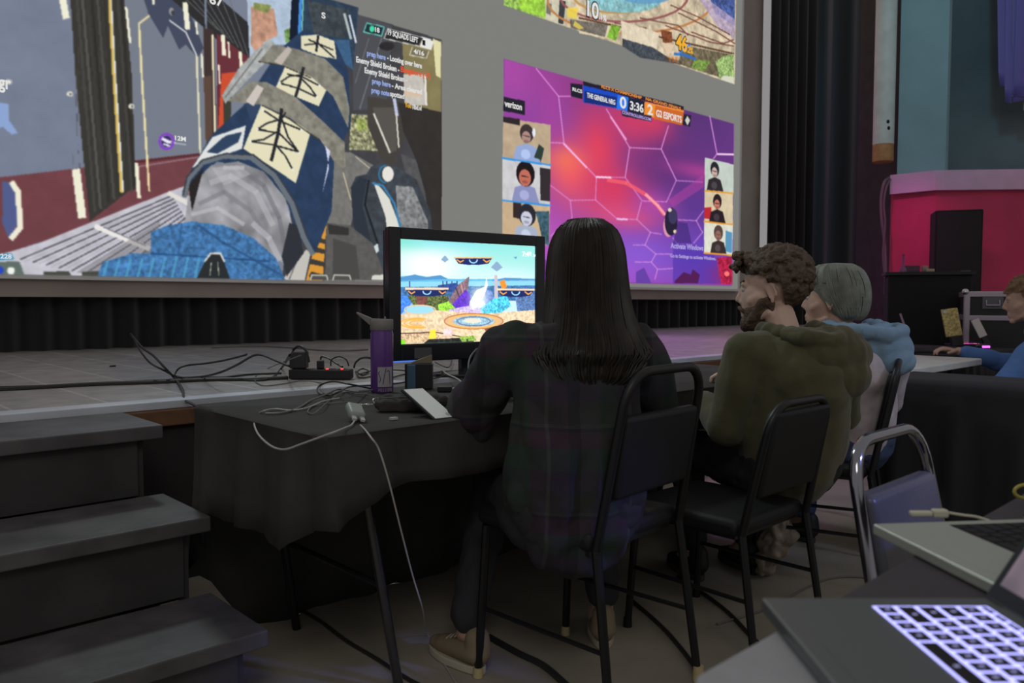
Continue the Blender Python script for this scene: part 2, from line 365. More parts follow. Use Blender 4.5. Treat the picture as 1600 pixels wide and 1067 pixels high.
# the far hand on the weapon
A.poly([(548, 292), (556, 276), (572, 272), (580, 260), (596, 254), (622, 262), (650, 280), (672, 330), (684, 438), (600, 438), (574, 400), (552, 350)], (62, 68, 76), nz=.25, ns=9)
A.poly([(618, 290), (645, 292), (668, 345), (672, 400), (632, 400), (622, 350)], (128, 130, 132), nz=.45, ns=5, seed=5)
A.poly([(548, 294), (562, 276), (574, 280), (566, 320), (578, 370), (586, 396), (570, 392), (552, 352)], (44, 52, 62)); A.line([(576, 282), (570, 320), (590, 380)], 3, (26, 32, 40))
A.oval((606, 272), 9, 12, (232, 230, 220)); A.ring((602, 272), 10, 13, 2.5, (50, 120, 160), 1, 90, 270)
A.poly([(584, 287), (592, 290), (608, 310), (624, 352), (622, 372), (606, 372), (602, 338)], (222, 222, 212)); A.line([(582, 286), (598, 290), (616, 318), (627, 362)], 3.4, (58, 128, 176)); A.poly([(572, 398), (582, 386), (590, 380), (592, 392), (576, 408)], (206, 218, 220))
A.poly([(510, 348), (546, 352), (582, 380), (604, 438), (508, 438)], (92, 90, 88), nz=.12); A.poly([(512, 350), (545, 356), (545, 368), (514, 366)], (52, 50, 48)); A.poly([(520, 372), (556, 384), (562, 436), (520, 436)], (74, 72, 70))
A.poly([(478, 438), (500, 350), (510, 350), (504, 438)], (220, 152, 56))
for y in (372, 388, 408, 428): A.poly([(486, y - 4), (508, y + 2), (508, y + 9), (482, y + 4)], (62, 58, 54))
A.poly([(440, 438), (478, 390), (486, 392), (476, 438)], (196, 192, 186)); A.line([(468, 396), (452, 436)], 2, (110, 108, 110))
for a, b in ((485, 512), (520, 548)): A.poly([(a, 430), (b, 430), (b + 2, 437), (a - 2, 437)], (80, 80, 78)); A.line([(a, 437), (a + 2, 430), (b - 2, 430), (b, 437)], 2, (200, 200, 190))
A.poly([(582, 430), (612, 428), (612, 437), (580, 437)], (212, 214, 206))
# glove at top, forearm armour
A.poly([(455, -20), (560, 12), (552, 105), (520, 75), (470, 66), (458, 60)], (46, 64, 84), nz=.25, ns=7); A.poly([(456, -10), (472, -10), (466, 68), (452, 62)], (16, 26, 44)); A.line([(470, -6), (467, 66)], 5, (70, 140, 220)); A.line([(474, -6), (471, 60)], 2, (120, 200, 170))
A.poly([(480, 0), (545, 16), (540, 60), (490, 52)], (62, 70, 76), nz=.35, ns=5); A.line([(538, 22), (548, 60)], 4, (180, 190, 186)); A.line([(546, 24), (556, 66)], 3, (210, 215, 226))
A.poly([(520, 62), (545, 62), (552, 110), (530, 92)], (60, 96, 132), nz=.15)
A.poly([(284, 300), (300, 262), (330, 212), (380, 165), (436, 78), (474, 46), (522, 62), (544, 110), (548, 195), (522, 250), (518, 330), (492, 396), (466, 372), (450, 320), (404, 268), (340, 252)], (40, 60, 90), nz=.14, ns=9)
A.poly([(300, 262), (332, 214), (384, 196), (378, 232)], (224, 226, 224)); A.poly([(322, 238), (352, 212), (378, 206), (372, 222), (340, 240)], (46, 66, 94)); A.poly([(384, 164), (402, 150), (412, 168), (392, 190)], (50, 70, 98))
A.poly([(470, 56), (496, 54), (522, 64), (526, 92), (500, 88), (470, 76)], (226, 220, 188)); A.poly([(448, 98), (516, 128), (498, 166), (430, 138)], (228, 222, 190)); A.poly([(408, 164), (486, 204), (462, 286), (420, 258), (380, 232)], (230, 224, 190))
A.poly([(398, 80), (420, 62), (430, 68), (412, 100), (392, 120), (352, 162), (346, 150), (372, 108)], (168, 172, 170), nz=.2, ns=7); A.line([(410, 76), (352, 152)], 2, (110, 110, 110))
A.poly([(404, 96), (426, 70), (462, 76), (508, 92), (536, 120), (546, 170), (544, 200), (520, 150), (486, 120), (440, 102)], (132, 130, 118), nz=.22, ns=7, seed=9)
A.poly([(356, 158), (390, 128), (416, 128), (462, 152), (505, 190), (538, 222), (540, 262), (528, 262), (500, 218), (452, 184), (410, 164)], (134, 131, 120), nz=.25, ns=7, seed=4)
A.line([(404, 96), (440, 102), (486, 122)], 1.6, (60, 58, 52)); A.line([(410, 165), (452, 186), (500, 220)], 1.8, (60, 58, 52)); A.poly([(384, 158), (402, 132), (412, 138), (396, 166)], (206, 196, 190)); A.poly([(428, 96), (450, 72), (456, 78), (440, 102)], (190, 180, 172))
def lace(pts):
    for a, b in pts: A.line([a, b], 3, (34, 36, 42))
if 0: lace([((446, 122), (494, 152)), ((436, 130), (476, 128)), ((452, 148), (496, 122)), ((462, 106), (456, 150)), ((436, 136), (492, 140)), ((470, 110), (490, 152)), ((488, 62), (496, 80)), ((474, 68), (520, 82)), ((496, 54), (494, 76))])
if 0: lace([((412, 174), (470, 200)), ((402, 200), (468, 178)), ((398, 196), (462, 240)), ((390, 220), (460, 236)), ((438, 178), (420, 250)), ((442, 200), (462, 262)), ((404, 232), (452, 204)), ((410, 176), (448, 240)), ((432, 236), (456, 262))])
for ww, L in ((5, [(440, 171), (434, 210), (424, 250)]), (2.6, [(411, 172), (437, 189), (471, 203)]), (2.6, [(402, 202), (418, 192), (440, 186), (446, 176)]), (2.6, [(402, 202), (436, 208), (467, 239)]), (2.6, [(441, 188), (450, 214), (467, 239)]), (2.6, [(391, 221), (430, 227), (462, 236)]), (2.6, [(391, 221), (412, 218), (436, 204)]), (2.6, [(431, 226), (446, 244), (457, 265)]),
              (4.5, [(474, 106), (468, 130), (462, 150)]), (2.4, [(449, 116), (474, 121), (499, 134)]), (2.4, [(437, 129), (452, 119), (472, 117)]), (2.4, [(438, 130), (466, 138), (495, 152)]), (2.4, [(470, 122), (484, 136), (495, 152)]), (3.6, [(497, 56), (494, 80)]), (2.2, [(476, 70), (497, 68), (522, 90)]), (2.2, [(482, 62), (497, 68), (520, 78)])): A.line(L, ww, (34, 36, 42))
for e_ in ((471, 203), (467, 239), (457, 265), (402, 202), (391, 221), (411, 172), (499, 134), (495, 152), (437, 129)): A.oval(e_, 2, 2, (236, 236, 226))
A.poly([(508, 228), (516, 236), (504, 300), (514, 262)], (210, 214, 240))
# silver cloth and rim
A.poly([(296, 292), (330, 258), (372, 252), (412, 268), (446, 310), (462, 372), (452, 420), (430, 402), (392, 372), (345, 352), (288, 350)], (150, 150, 155), nz=.35, ns=26, seed=12)
for p_, w__, c_ in (([(330, 285), (360, 275), (400, 300), (425, 350)], 9, (186, 186, 190)), ([(312, 318), (350, 300), (392, 330), (420, 380)], 7, (122, 122, 128)), ([(300, 335), (340, 325), (380, 350)], 6, (196, 196, 200)), ([(372, 262), (412, 290), (436, 340), (446, 390)], 7, (110, 110, 118)), ([(396, 350), (420, 372), (436, 405)], 9, (190, 190, 196)), ([(350, 262), (380, 262)], 6, (200, 200, 204))): A.line(p_, w__, c_, .6)
A.poly([(330, 262), (372, 258), (392, 272), (350, 290)], (190, 190, 194), .5); A.poly([(452, 348), (466, 352), (474, 396), (448, 432), (440, 400)], (46, 48, 56)); A.poly([(294, 290), (318, 262), (300, 330)], (38, 34, 34))
A.line([(288, 306), (294, 280), (316, 254), (350, 244), (392, 246), (428, 274), (456, 318), (474, 370), (488, 396)], 8, (104, 112, 120)); A.line([(286, 304), (292, 276), (316, 250), (352, 240), (396, 242), (430, 268), (460, 314), (480, 370)], 2.4, (56, 60, 68))
# knitted blue sleeve
A.poly([(236, 362), (262, 352), (300, 346), (350, 352), (396, 372), (430, 402), (446, 438), (150, 438), (160, 410), (205, 396), (236, 396)], (66, 116, 168), nz=.4, ns=4, seed=2)
for k in range(9): A.line([(168 + k * 18, 408 - k * 1.0), (160 + k * 18, 436)], 4, (84, 168, 205), .7)
A.line([(236, 396), (330, 402), (420, 408)], 3, (30, 70, 120), .7); A.line([(310, 352), (350, 380), (440, 430)], 4, (40, 78, 122), .7); A.line([(284, 350), (278, 396)], 3, (44, 86, 136), .6)
A.poly([(306, 438), (322, 404), (330, 395), (345, 395), (360, 438)], (40, 44, 46)); A.line([(320, 408), (329, 396), (344, 396), (350, 408)], 3, (214, 216, 206)); A.line([(330, 410), (328, 430)], 1.5, (170, 176, 160)); A.line([(340, 410), (342, 430)], 1.5, (170, 176, 160))
A.ring((260, 221), 11, 12, 3, (134, 60, 210)); A.oval((260, 221), 8, 9, (58, 40, 110)); A.line([(254, 217), (262, 221), (266, 222)], 5, (238, 236, 244)); A.line([(256, 225), (265, 228)], 3, (230, 230, 240)); A.line([(272, 223), (290, 226)], 1.5, (220, 222, 236))
# HUD frames
A.poly([(573, 36), (600, 42), (596, 56), (568, 50)], (30, 50, 56)); A.line([(573, 36), (600, 42), (596, 56), (568, 50), (573, 36)], 1.6, (110, 200, 190)); A.oval((581, 45), 4, 5, (70, 220, 170))
A.poly([(606, 45), (660, 58), (654, 72), (600, 60)], (40, 40, 42)); A.line([(654, 72), (600, 60), (606, 45), (674, 62)], 1.4, (220, 222, 216)); A.poly([(661, 60), (678, 64), (674, 78), (655, 73)], (230, 230, 226)); A.poly([(644, 74), (670, 80), (666, 91), (640, 86)], (120, 112, 84)); A.line([(644, 74), (640, 86), (666, 91), (670, 80)], 1.3, (220, 220, 205))
# upper right window: platform fighting game ground
world_rect(A, 5.86, 10.43, 4.205, 6.62, (198, 180, 152), nz=.25, ns=16, seed=21)
world_rect(A, .46, 5.015, 4.205, 6.62, (120, 140, 120), nz=.3, ns=40, seed=22)
A.poly([(786, -60), (1148, -60), (1148, 132), (787, 8)], (204, 188, 160), nz=.3, ns=12, seed=8)
A.poly([(786, -60), (852, -60), (852, 30), (787, 8)], (150, 190, 90), nz=.6, ns=5, seed=4); A.poly([(806, -30), (850, -10), (852, 28), (812, 14)], (156, 206, 70), nz=.35, ns=6)
A.poly([(852, -20), (900, -20), (880, 40), (852, 30)], (206, 200, 176), nz=.15); A.poly([(874, 0), (884, 2), (880, 38), (872, 36)], (60, 62, 64)); A.poly([(854, 4), (862, 6), (860, 24), (853, 20)], (120, 116, 104))
for k, (c, rx, ry) in enumerate([((985, 0), 130, 52), ((975, -6), 100, 40), ((965, -8), 70, 28)]): A.ring(c, rx, ry, 3.5, [(190, 130, 80), (150, 90, 90), (190, 150, 90)][k])
A.oval((975, 0), 60, 20, (120, 190, 205), .8, nz=.4, ns=6); A.oval((1010, -6), 40, 12, (90, 150, 200), .7); A.poly([(1095, -40), (1148, -40), (1148, 40), (1118, 22)], (70, 90, 150), nz=.6, ns=5, seed=5); A.poly([(1080, -20), (1148, 30), (1148, 62), (1120, 40)], (176, 158, 190), .8, nz=.3)
for p in [[(1060, 20), (1120, 50), (1148, 68)], [(1040, 40), (1110, 66), (1146, 72)], [(1000, 28), (1060, 40), (1075, 55)], [(1048, 8), (1090, 26), (1140, 54)], [(960, 36), (1010, 44)], [(1080, 50), (1130, 68), (1146, 62)]]: A.line(p, 2, (120, 76, 66))
A.poly([(900, 26), (975, 40), (960, 62), (905, 52)], (222, 206, 174), nz=.1); A.line([(905, 28), (960, 40), (1040, 60), (1146, 84)], 3, (96, 66, 50))
A.poly([(970, 32), (1030, 52), (1026, 76), (1015, 88), (972, 70)], (226, 212, 186), nz=.12); A.poly([(972, 60), (1020, 74), (1060, 100), (1000, 90), (972, 72)], (70, 76, 84), nz=.5, ns=5)
A.poly([(890, 30), (950, 38), (945, 58), (892, 44)], (92, 88, 84), .8, nz=.5, ns=4); A.poly([(955, 38), (970, 42), (962, 64), (948, 58)], (130, 180, 60), nz=.4); A.poly([(898, 32), (912, 44), (905, 46), (895, 40)], (210, 190, 90))
A.poly([(1065, 70), (1146, 86), (1147, 128), (1060, 100)], (110, 100, 78), nz=.5, ns=6, seed=14); A.poly([(1085, 92), (1110, 96), (1100, 112), (1080, 106)], (120, 150, 70), nz=.6, ns=3); A.poly([(1118, 96), (1130, 88), (1146, 84), (1147, 130), (1124, 122)], (150, 180, 110), nz=.6, ns=3, seed=6); A.poly([(1130, 118), (1146, 120), (1147, 131), (1126, 124)], (216, 216, 196))
A.line([(1054, 84), (1070, 86), (1086, 92)], 4, (54, 110, 190)); A.line([(1060, 84), (1078, 70)], 3, (70, 130, 210)); A.poly([(1032, 46), (1050, 50), (1050, 66), (1036, 68)], (130, 72, 46), nz=.5, ns=3); A.poly([(1034, 66), (1054, 70), (1044, 88)], (226, 200, 170))
for x in (1046, 1051, 1056): A.line([(x, 90), (x + 1, 96)], 3, (226, 130, 60))
A.poly([(1038, 88), (1066, 96), (1064, 102), (1036, 94)], (90, 66, 56), .6); A.poly([(886, 12), (904, 12), (900, 30), (886, 26)], (240, 214, 80), .9)
# lower right window: arena game
RB = [(788, 93), (1146, 193), (1145, 444), (785, 437)]
world_rect(A, 5.86, 10.43, 1.285, 3.64, (140, 66, 160))
for c, rx, ry, col, al in [((800, 110), 60, 60, (176, 76, 170), .9), ((900, 140), 60, 50, (150, 60, 130), .8), ((1100, 190), 90, 70, (84, 50, 116), .95), ((1140, 280), 60, 90, (100, 52, 130), .8), ((1040, 260), 70, 60, (92, 44, 110), .8), ((870, 200), 30, 50, (140, 64, 160), .8), ((935, 230), 34, 60, (226, 62, 92), .95), ((985, 190), 40, 40, (206, 60, 104), .9), ((890, 270), 40, 50, (244, 96, 100), .95), ((880, 250), 30, 20, (250, 120, 90), .8), ((960, 300), 50, 40, (226, 58, 92), .85), ((980, 340), 60, 22, (250, 84, 110), .7), ((1020, 190), 30, 24, (216, 60, 96), .8), ((860, 170), 20, 70, (170, 70, 160), .6),
                          ((840, 380), 60, 60, (206, 90, 190), .9), ((800, 300), 30, 60, (150, 66, 160), .5), ((1000, 400), 90, 40, (140, 92, 214), .95), ((1110, 390), 60, 60, (104, 70, 190), .95), ((1085, 320), 40, 40, (88, 52, 140), .8), ((1020, 320), 30, 20, (180, 76, 170), .8), ((900, 430), 120, 26, (170, 90, 220), .9), ((1100, 270), 50, 12, (190, 66, 150), .7), ((1130, 430), 20, 20, (216, 40, 70), .9), ((795, 425), 14, 20, (120, 56, 150), .8)]:
    A.blob(c, rx, ry, col, al, RB)
def c5(p): return (770 + p[0] / 3.556, p[1] / 3.556)
def c6(p): return (770 + p[0] / 3.556, 200 + p[1] / 3.556)
HC = (226, 150, 226)
for L in [[(240, 380), (365, 535), (432, 535)], [(365, 535), (395, 795), (322, 792)], [(395, 795), (575, 985)], [(630, 605), (760, 820), (935, 828), (975, 700)], [(760, 820), (735, 985)], [(935, 828), (1018, 1000)], [(1205, 645), (1245, 855), (1338, 858)], [(1245, 855), (1225, 882)]]: A.line([c5(p) for p in L], 1.9, HC, .75)
for L in [[(575, 272), (570, 400), (430, 402), (322, 320)], [(575, 272), (735, 275), (830, 405), (965, 410), (1018, 292), (1165, 300)], [(570, 400), (690, 505), (800, 508), (825, 410)], [(800, 508), (875, 580), (935, 590)], [(875, 580), (845, 650), (780, 650)], [(845, 650), (905, 700), (990, 700)], [(905, 700), (880, 745), (915, 785), (1000, 780)], [(1030, 510), (1130, 515), (1165, 580), (1115, 640)], [(1130, 515), (1170, 460)], [(430, 402), (440, 500), (400, 560)], [(322, 600), (345, 580), (400, 610)], [(915, 785), (900, 840)], [(1000, 610), (1020, 640)], [(790, 745), (880, 745)]]: A.line([c6(p) for p in L], 1.9, HC, .6)
A.line([c6((575, 272)), c6((655, 275))], 3, (250, 210, 240)); A.line([c6((690, 505)), c6((745, 508))], 3, (240, 190, 240)); A.line([c5((1250, 856)), c5((1335, 858))], 3, (240, 200, 235)); A.line([c5((395, 800)), c5((520, 930))], 3, (250, 190, 235), .8); A.line([c5((655, 650)), c5((740, 775))], 3, (244, 170, 220), .8)
A.line([c6(p) for p in [(640, 290), (740, 305), (850, 370), (915, 430), (950, 478)]], 6, (250, 96, 110), .8); A.line([c6(p) for p in [(850, 370), (915, 430), (955, 480)]], 4, (252, 170, 180), .9); A.poly([c6(p) for p in [(975, 400), (1170, 260), (1170, 330), (1000, 440)]], (190, 66, 160), .45)
A.oval(c6((975, 545)), 8, 17, (222, 150, 170)); A.oval(c6((990, 520)), 10, 22, (36, 30, 56)); A.oval(c6((1000, 490)), 7, 12, (60, 54, 92)); A.oval(c6((983, 455)), 3, 3, (230, 220, 190)); A.oval(c6((1013, 575)), 3, 3, (236, 220, 170)); A.poly([c6(p) for p in [(1030, 520), (1080, 530), (1105, 640), (1000, 640)]], (56, 36, 110), .6)
A.poly([c6(p) for p in [(1000, 640), (1180, 660), (1240, 720), (1270, 865), (1000, 865)]], (72, 48, 170), .55); A.poly([c6(p) for p in [(1010, 850), (1060, 800), (1100, 815), (1110, 785), (1150, 815), (1140, 862), (1010, 862)]], (82, 26, 84)); A.poly([c6(p) for p in [(1245, 720), (1328, 715), (1328, 868), (1270, 866)]], (176, 30, 70), nz=.6, ns=5); A.oval(c6((1300, 810)), 4, 4, (255, 120, 120)); A.poly([c6(p) for p in [(795, 800), (840, 775), (880, 862), (795, 862)]], (92, 60, 160), .8); A.poly([c6(p) for p in [(275, 730), (300, 735), (300, 800), (275, 850)]], (110, 50, 130), .8)
def camq(P, bgc, seed, body, head, hairc, skin, accent=None, hx=.5, hs=1):
    (x0, y0), (x1, y1), (x2, y2), (x3, y3) = P   # tl tr br bl
    q = lambda u, v: ((x0 * (1 - u) + x1 * u) * (1 - v) + (x3 * (1 - u) + x2 * u) * v, (y0 * (1 - u) + y1 * u) * (1 - v) + (y3 * (1 - u) + y2 * u) * v)
    A.poly(P, bgc, nz=.08, ns=12, seed=seed)
    if accent: A.poly([q(a, b) for a, b in accent[0]], accent[1])
    ov = lambda u, v, ru, rv, col: A.poly([q(min(1, max(0, u + ru * math.cos(t))), min(.99, max(0, v + rv * math.sin(t)))) for t in [k * .3 for k in range(21)]], col)
    A.poly([q(hx - .28, .99), q(hx - .22, .66), q(hx, .55), q(hx + .2, .62), q(hx + .3, .99)], body); ov(hx - .02, .82, .1, .12, tuple(min(255, c + 30) for c in body))
    ov(hx, .3, .17 * hs, .27 * hs, hairc); ov(hx - .01, .4, .11 * hs, .18 * hs, skin); ov(hx - .01, .5, .06, .04, tuple(int(c * .8) for c in skin)); A.line([q(hx - .08, .36), q(hx + .06, .37)], 1.2, hairc)
camq([(786, 184), (860, 195), (860, 258), (785, 247)], (190, 168, 140), 1, (150, 170, 214), 0, (60, 50, 52), (176, 140, 130), ([(.6, .75), (.8, .75), (.8, 1), (.6, 1)], (40, 60, 50)), .5, .85)
A.poly([(786, 182), (812, 186), (812, 196), (786, 191)], (44, 36, 40)); A.oval((834, 207), 2.5, 7, (230, 234, 244)); A.poly([(842, 225), (850, 232), (846, 250), (834, 246)], (44, 62, 56))
camq([(785, 247), (860, 258), (859, 321), (785, 312)], (206, 206, 208), 2, (140, 146, 190), 0, (26, 18, 22), (196, 110, 92), ([(.78, .1), (1, .1), (1, .9), (.8, .9)], (50, 44, 48)), .48, 1.15)
camq([(785, 314), (859, 322), (858, 384), (785, 368)], (206, 178, 142), 3, (170, 180, 200), 0, (40, 40, 50), (206, 208, 226), ([(.22, .0), (.4, 0), (.4, .45), (.22, .42)], (52, 40, 38)), .52, 1.1)
A.poly([(836, 330), (858, 330), (858, 384), (848, 380), (842, 350)], (60, 92, 106), nz=.5, ns=5)
A.line([(785, 247), (860, 258)], 3, (60, 150, 226)); A.line([(785, 313), (860, 321)], 3, (60, 150, 226))
camq([(1101, 246), (1146, 257), (1146, 301), (1101, 297)], (196, 206, 196), 4, (44, 38, 44), 0, (34, 34, 44), (206, 176, 166), None, .35, .9)
camq([(1101, 298), (1145, 303), (1145, 351), (1100, 346)], (216, 200, 166), 5, (36, 26, 34), 0, (36, 26, 30), (200, 120, 100), ([(.0, .55), (.25, .5), (.25, .9), (0, .9)], (190, 40, 50)), .45, .9)
camq([(1100, 347), (1145, 352), (1144, 398), (1100, 394)], (222, 222, 206), 6, (56, 44, 44), 0, (84, 66, 60), (150, 104, 92), ([(.75, .2), (.98, .25), (.98, .95), (.75, .9)], (90, 150, 190)), .5, .95)
for a, b in (((1101, 298), (1145, 302)), ((1100, 346), (1145, 351)), ((1100, 395), (1144, 399))): A.line([a, b], 2.4, (232, 156, 50))
# score bar and caption plates
A.poly([(787, 151), (820, 158), (820, 180), (786, 173)], (34, 30, 44)); A.poly([(891, 130), (910, 132), (910, 155), (892, 150)], (28, 28, 44)); A.poly([(911, 127), (1068, 166), (1068, 172), (911, 135)], (34, 26, 40))
A.poly([(911, 133), (968, 147), (966, 170), (911, 160)], (24, 74, 196)); A.poly([(913, 142), (964, 152), (963, 168), (913, 160)], (18, 44, 120)); A.poly([(965, 148), (982, 152), (980, 174), (963, 170)], (36, 120, 236)); A.poly([(982, 152), (1007, 158), (1006, 182), (980, 174)], (26, 30, 56)); A.poly([(1007, 159), (1024, 163), (1022, 184), (1006, 181)], (240, 146, 46)); A.poly([(1024, 163), (1068, 172), (1067, 196), (1022, 186)], (206, 104, 42)); A.line([(1008, 160), (1068, 174)], 2, (250, 150, 50)); A.poly([(1068, 178), (1080, 180), (1078, 198), (1066, 195)], (34, 30, 46)); A.poly([(970, 173), (1018, 181), (1018, 190), (972, 181)], (44, 34, 58))
A.poly([(1074, 181), (1078, 188), (1074, 196), (1070, 188)], (206, 210, 200))
# ------------------------------------------------------------------ setting
def struct(o): o['kind'] = 'structure'; return o
M_floor = mat('floor_lino', (.34, .305, .245), .55, var=.18, scale=3, bump=.05, bscale=60)
struct(MB().box((4, 1.5, -.05), (26, 22, .1)).build('floor', M_floor, smooth=False))
def wood_sheets(name, c1, c2, mortar, sx, rough):
    m = mat(name, c1, rough, bump=.04, bscale=90); nt = m.node_tree; b = nt.nodes['Principled BSDF']
    tc = nt.nodes.new('ShaderNodeTexCoord'); mp = nt.nodes.new('ShaderNodeMapping'); mp.inputs['Rotation'].default_value = (0, 0, R(90))
    br = nt.nodes.new('ShaderNodeTexBrick'); br.inputs['Scale'].default_value = 1; br.inputs['Brick Width'].default_value = 2.4; br.inputs['Row Height'].default_value = sx
    br.inputs['Mortar Size'].default_value = .006; br.inputs['Color1'].default_value = (*c1, 1); br.inputs['Color2'].default_value = (*c2, 1); br.inputs['Mortar'].default_value = (*mortar, 1)
    n = nt.nodes.new('ShaderNodeTexNoise'); n.inputs['Scale'].default_value = 9; n.inputs['Detail'].default_value = 6
    mx = nt.nodes.new('ShaderNodeMix'); mx.data_type = 'RGBA'; mx.blend_type = 'MULTIPLY'; mx.inputs['Factor'].default_value = .7
    nt.links.new(tc.outputs['Object'], mp.inputs[0]); nt.links.new(mp.outputs[0], br.inputs[0]); nt.links.new(tc.outputs['Object'], n.inputs['Vector'])
    nt.links.new(br.outputs['Color'], mx.inputs[6]); nt.links.new(n.outputs['Fac'], mx.inputs[7]); nt.links.new(mx.outputs[2], b.inputs['Base Color'])
    return m
M_stage = wood_sheets('stage_boards', (.60, .57, .53), (.52, .49, .46), (.85, .8, .74), .30, .40)
SH = .686
struct(MB().box((4.6, 3.02 + 2.6, SH / 2 - .03), (17.6, 5.2, SH - .06)).build('wall_stage_front', mat('stage_black', (.030, .026, .026), .8), smooth=False))
struct(MB().box((4.6, 3.09 + 2.55, SH - .0145), (17.6, 5.1, .029)).build('floor_stage', M_stage, smooth=False))
struct(MB().box((4.6, 3.045, SH - .0145), (17.6, .09, .031)).build('trim_1', mat('edge_strip', (.66, .70, .76), .35, .2, var=.15, scale=3), smooth=False, bev=.004))
struct(MB().box((4.6, 3.005, SH - .062), (17.6, .03, .062)).build('trim_2', mat('edge_wood', (.17, .085, .045), .45, var=.3, scale=5), smooth=False, bev=.006))
# stairs
st = thing('stage_stairs', 'black painted wooden stairs of three treads leading up to the stage edge', 'stairs', (0, 2.5, 0))
st.location = (0, 0, 0)
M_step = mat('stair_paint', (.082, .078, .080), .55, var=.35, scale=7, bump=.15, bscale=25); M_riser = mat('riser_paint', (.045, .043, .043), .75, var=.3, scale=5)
zt = [.662, .441, .217]; yf = [2.59, 2.228, 1.88]; yb = [2.985, 2.60, 2.24]
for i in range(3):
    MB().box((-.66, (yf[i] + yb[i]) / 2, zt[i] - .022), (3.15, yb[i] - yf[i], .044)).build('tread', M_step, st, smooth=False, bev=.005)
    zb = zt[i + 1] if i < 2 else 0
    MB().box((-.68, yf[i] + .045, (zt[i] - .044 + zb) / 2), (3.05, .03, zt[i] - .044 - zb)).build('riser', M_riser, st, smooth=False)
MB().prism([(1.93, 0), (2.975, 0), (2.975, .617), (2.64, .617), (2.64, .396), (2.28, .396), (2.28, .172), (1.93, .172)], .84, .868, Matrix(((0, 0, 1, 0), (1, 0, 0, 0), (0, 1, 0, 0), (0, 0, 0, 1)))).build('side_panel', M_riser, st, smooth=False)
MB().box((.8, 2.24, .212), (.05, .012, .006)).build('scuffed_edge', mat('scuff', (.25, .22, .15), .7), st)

def curtain(name, label, a, b, z0, z1, m, pleat=.16, amp=.045, group=None):
    a = Vector(a); b = Vector(b); L = (b - a).length; n = int(L / pleat * 10); d = (b - a) / L; nn = Vector((-d.y, d.x))
    v = []; f = []
    for i in range(n + 1):
        t = i / n * L; k = amp * math.sin(2 * math.pi * t / pleat + 1.3 * math.sin(t * 2.1)) + amp * .4 * math.sin(5.1 * t)
        p = a + d * t + nn * k; q = a + d * t + nn * k * 1.25
        v += [(q.x, q.y, z0), (p.x, p.y, (z0 + z1) / 2), (p.x, p.y, z1)]
    for i in range(n): f += [(3 * i, 3 * i + 3, 3 * i + 4, 3 * i + 1), (3 * i + 1, 3 * i + 4, 3 * i + 5, 3 * i + 2)]
    mb = MB(); mb.add(v, f); o = mb.build(name, m)
    s = o.modifiers.new('thick', 'SOLIDIFY'); s.thickness = .006
    return put(o, None, label, 'curtain', group)
M_velour = mat('black_velour', (.022, .021, .024), .95, sheen=.3); M_velour2 = mat('bluish_lit_velour', (.045, .06, .07), .9, sheen=.3)  # second velour has the bluish light on the front curtain in its colour
def plan(px, d): p = atD(px, 470, d); return (p.x, p.y)
curtain('masking_curtain', 'long black pleated curtain below and behind the big projection screen', (-4, 6.62), (11.5, 6.62), SH, 7.2, M_velour, .22)
a0 = atY(1199, 300, 6.3); 
curtain('leg_curtain', 'black pleated side curtain hanging just right of the big projection screen', (a0.x, 6.28), (a0.x + 2.6, 5.6), SH, 7.4, M_velour, .2)
p1, p2 = plan(1268, 9.2), plan(1368, 8.75)
curtain('leg_curtain', 'black front side curtain, bluish light in its colour, hanging between black curtain and pale wall pipe', p1, p2, SH, 7.4, M_velour2, .31, .06)

def wallseg(name, pts, z0, z1, m, th=.12):
    v = [Vector(p) for p in pts]; out = []
    for i, p in enumerate(v):
        d = (v[min(i + 1, len(v) - 1)] - v[max(i - 1, 0)]).normalized(); out.append(p + Vector((-d.y, d.x)) * th)
    poly = [tuple(p) for p in v] + [tuple(p) for p in reversed(out)]
    return struct(MB().prism(poly, z0, z1).build(name, m, smooth=False))
wallseg('wall_proscenium', [plan(1335, 8.5), plan(1397, 7.82)], 0, 7.4, mat('dark_brown_wall', (.035, .030, .030), .8, var=.2))
wallseg('wall_pilaster', [plan(1396.5, 7.70), plan(1471, 7.45), plan(1475, 7.62)], 2.2, 7.4, mat('teal_paint', (.26, .40, .44), .7, var=.1, scale=2))
wallseg('wall_right', [plan(1468, 7.95), plan(1760, 7.6)], 2.2, 7.4, mat('teal_wall', (.13, .175, .19), .8, var=.15, scale=2))
wallseg('wall_right_lower', [plan(1388, 7.64), plan(1458, 7.34), plan(1760, 7.2)], 0, 2.07, mat('crimson_paint', (.55, .045, .13), .6, var=.12, scale=3), .3)
wallseg('trim_3', [plan(1386, 7.58), plan(1457, 7.29), plan(1760, 7.15)], 2.066, 2.245, mat('cap_paint', (.62, .42, .60), .5, var=.06), .42)
# ---- hall side behind the people on the right
pp = thing('wall_pipe', 'pale vertical pipe with orange lower end on the dark wall beside teal pilaster', 'pipe', (*plan(1374, 7.75), 2.4))
c = atD(1377, 470, 7.72); pl = MB().lathe([(.095, 0), (.095, 3.5)], (0, 0, .16), 24).build('pale_pipe', mat('pipe_white', (.62, .62, .58), .5, var=.12, scale=6), pp)
MB().lathe([(.08, -.01), (.094, 0), (.094, .16), (.09, .17)], (0, 0, -.0), 24).build('orange_end', mat('pipe_orange', (.42, .20, .08), .6, var=.2, scale=20), pp)
for i, (z, a) in enumerate(((.3, 205), (.36, 200))):
    MB().ell((.094 * math.cos(R(a + 25)), .094 * math.sin(R(a + 25)), z), (.014, .014, .018)).build('bolt', mat('dark_metal', (.03, .03, .03), .4, .8), pp)
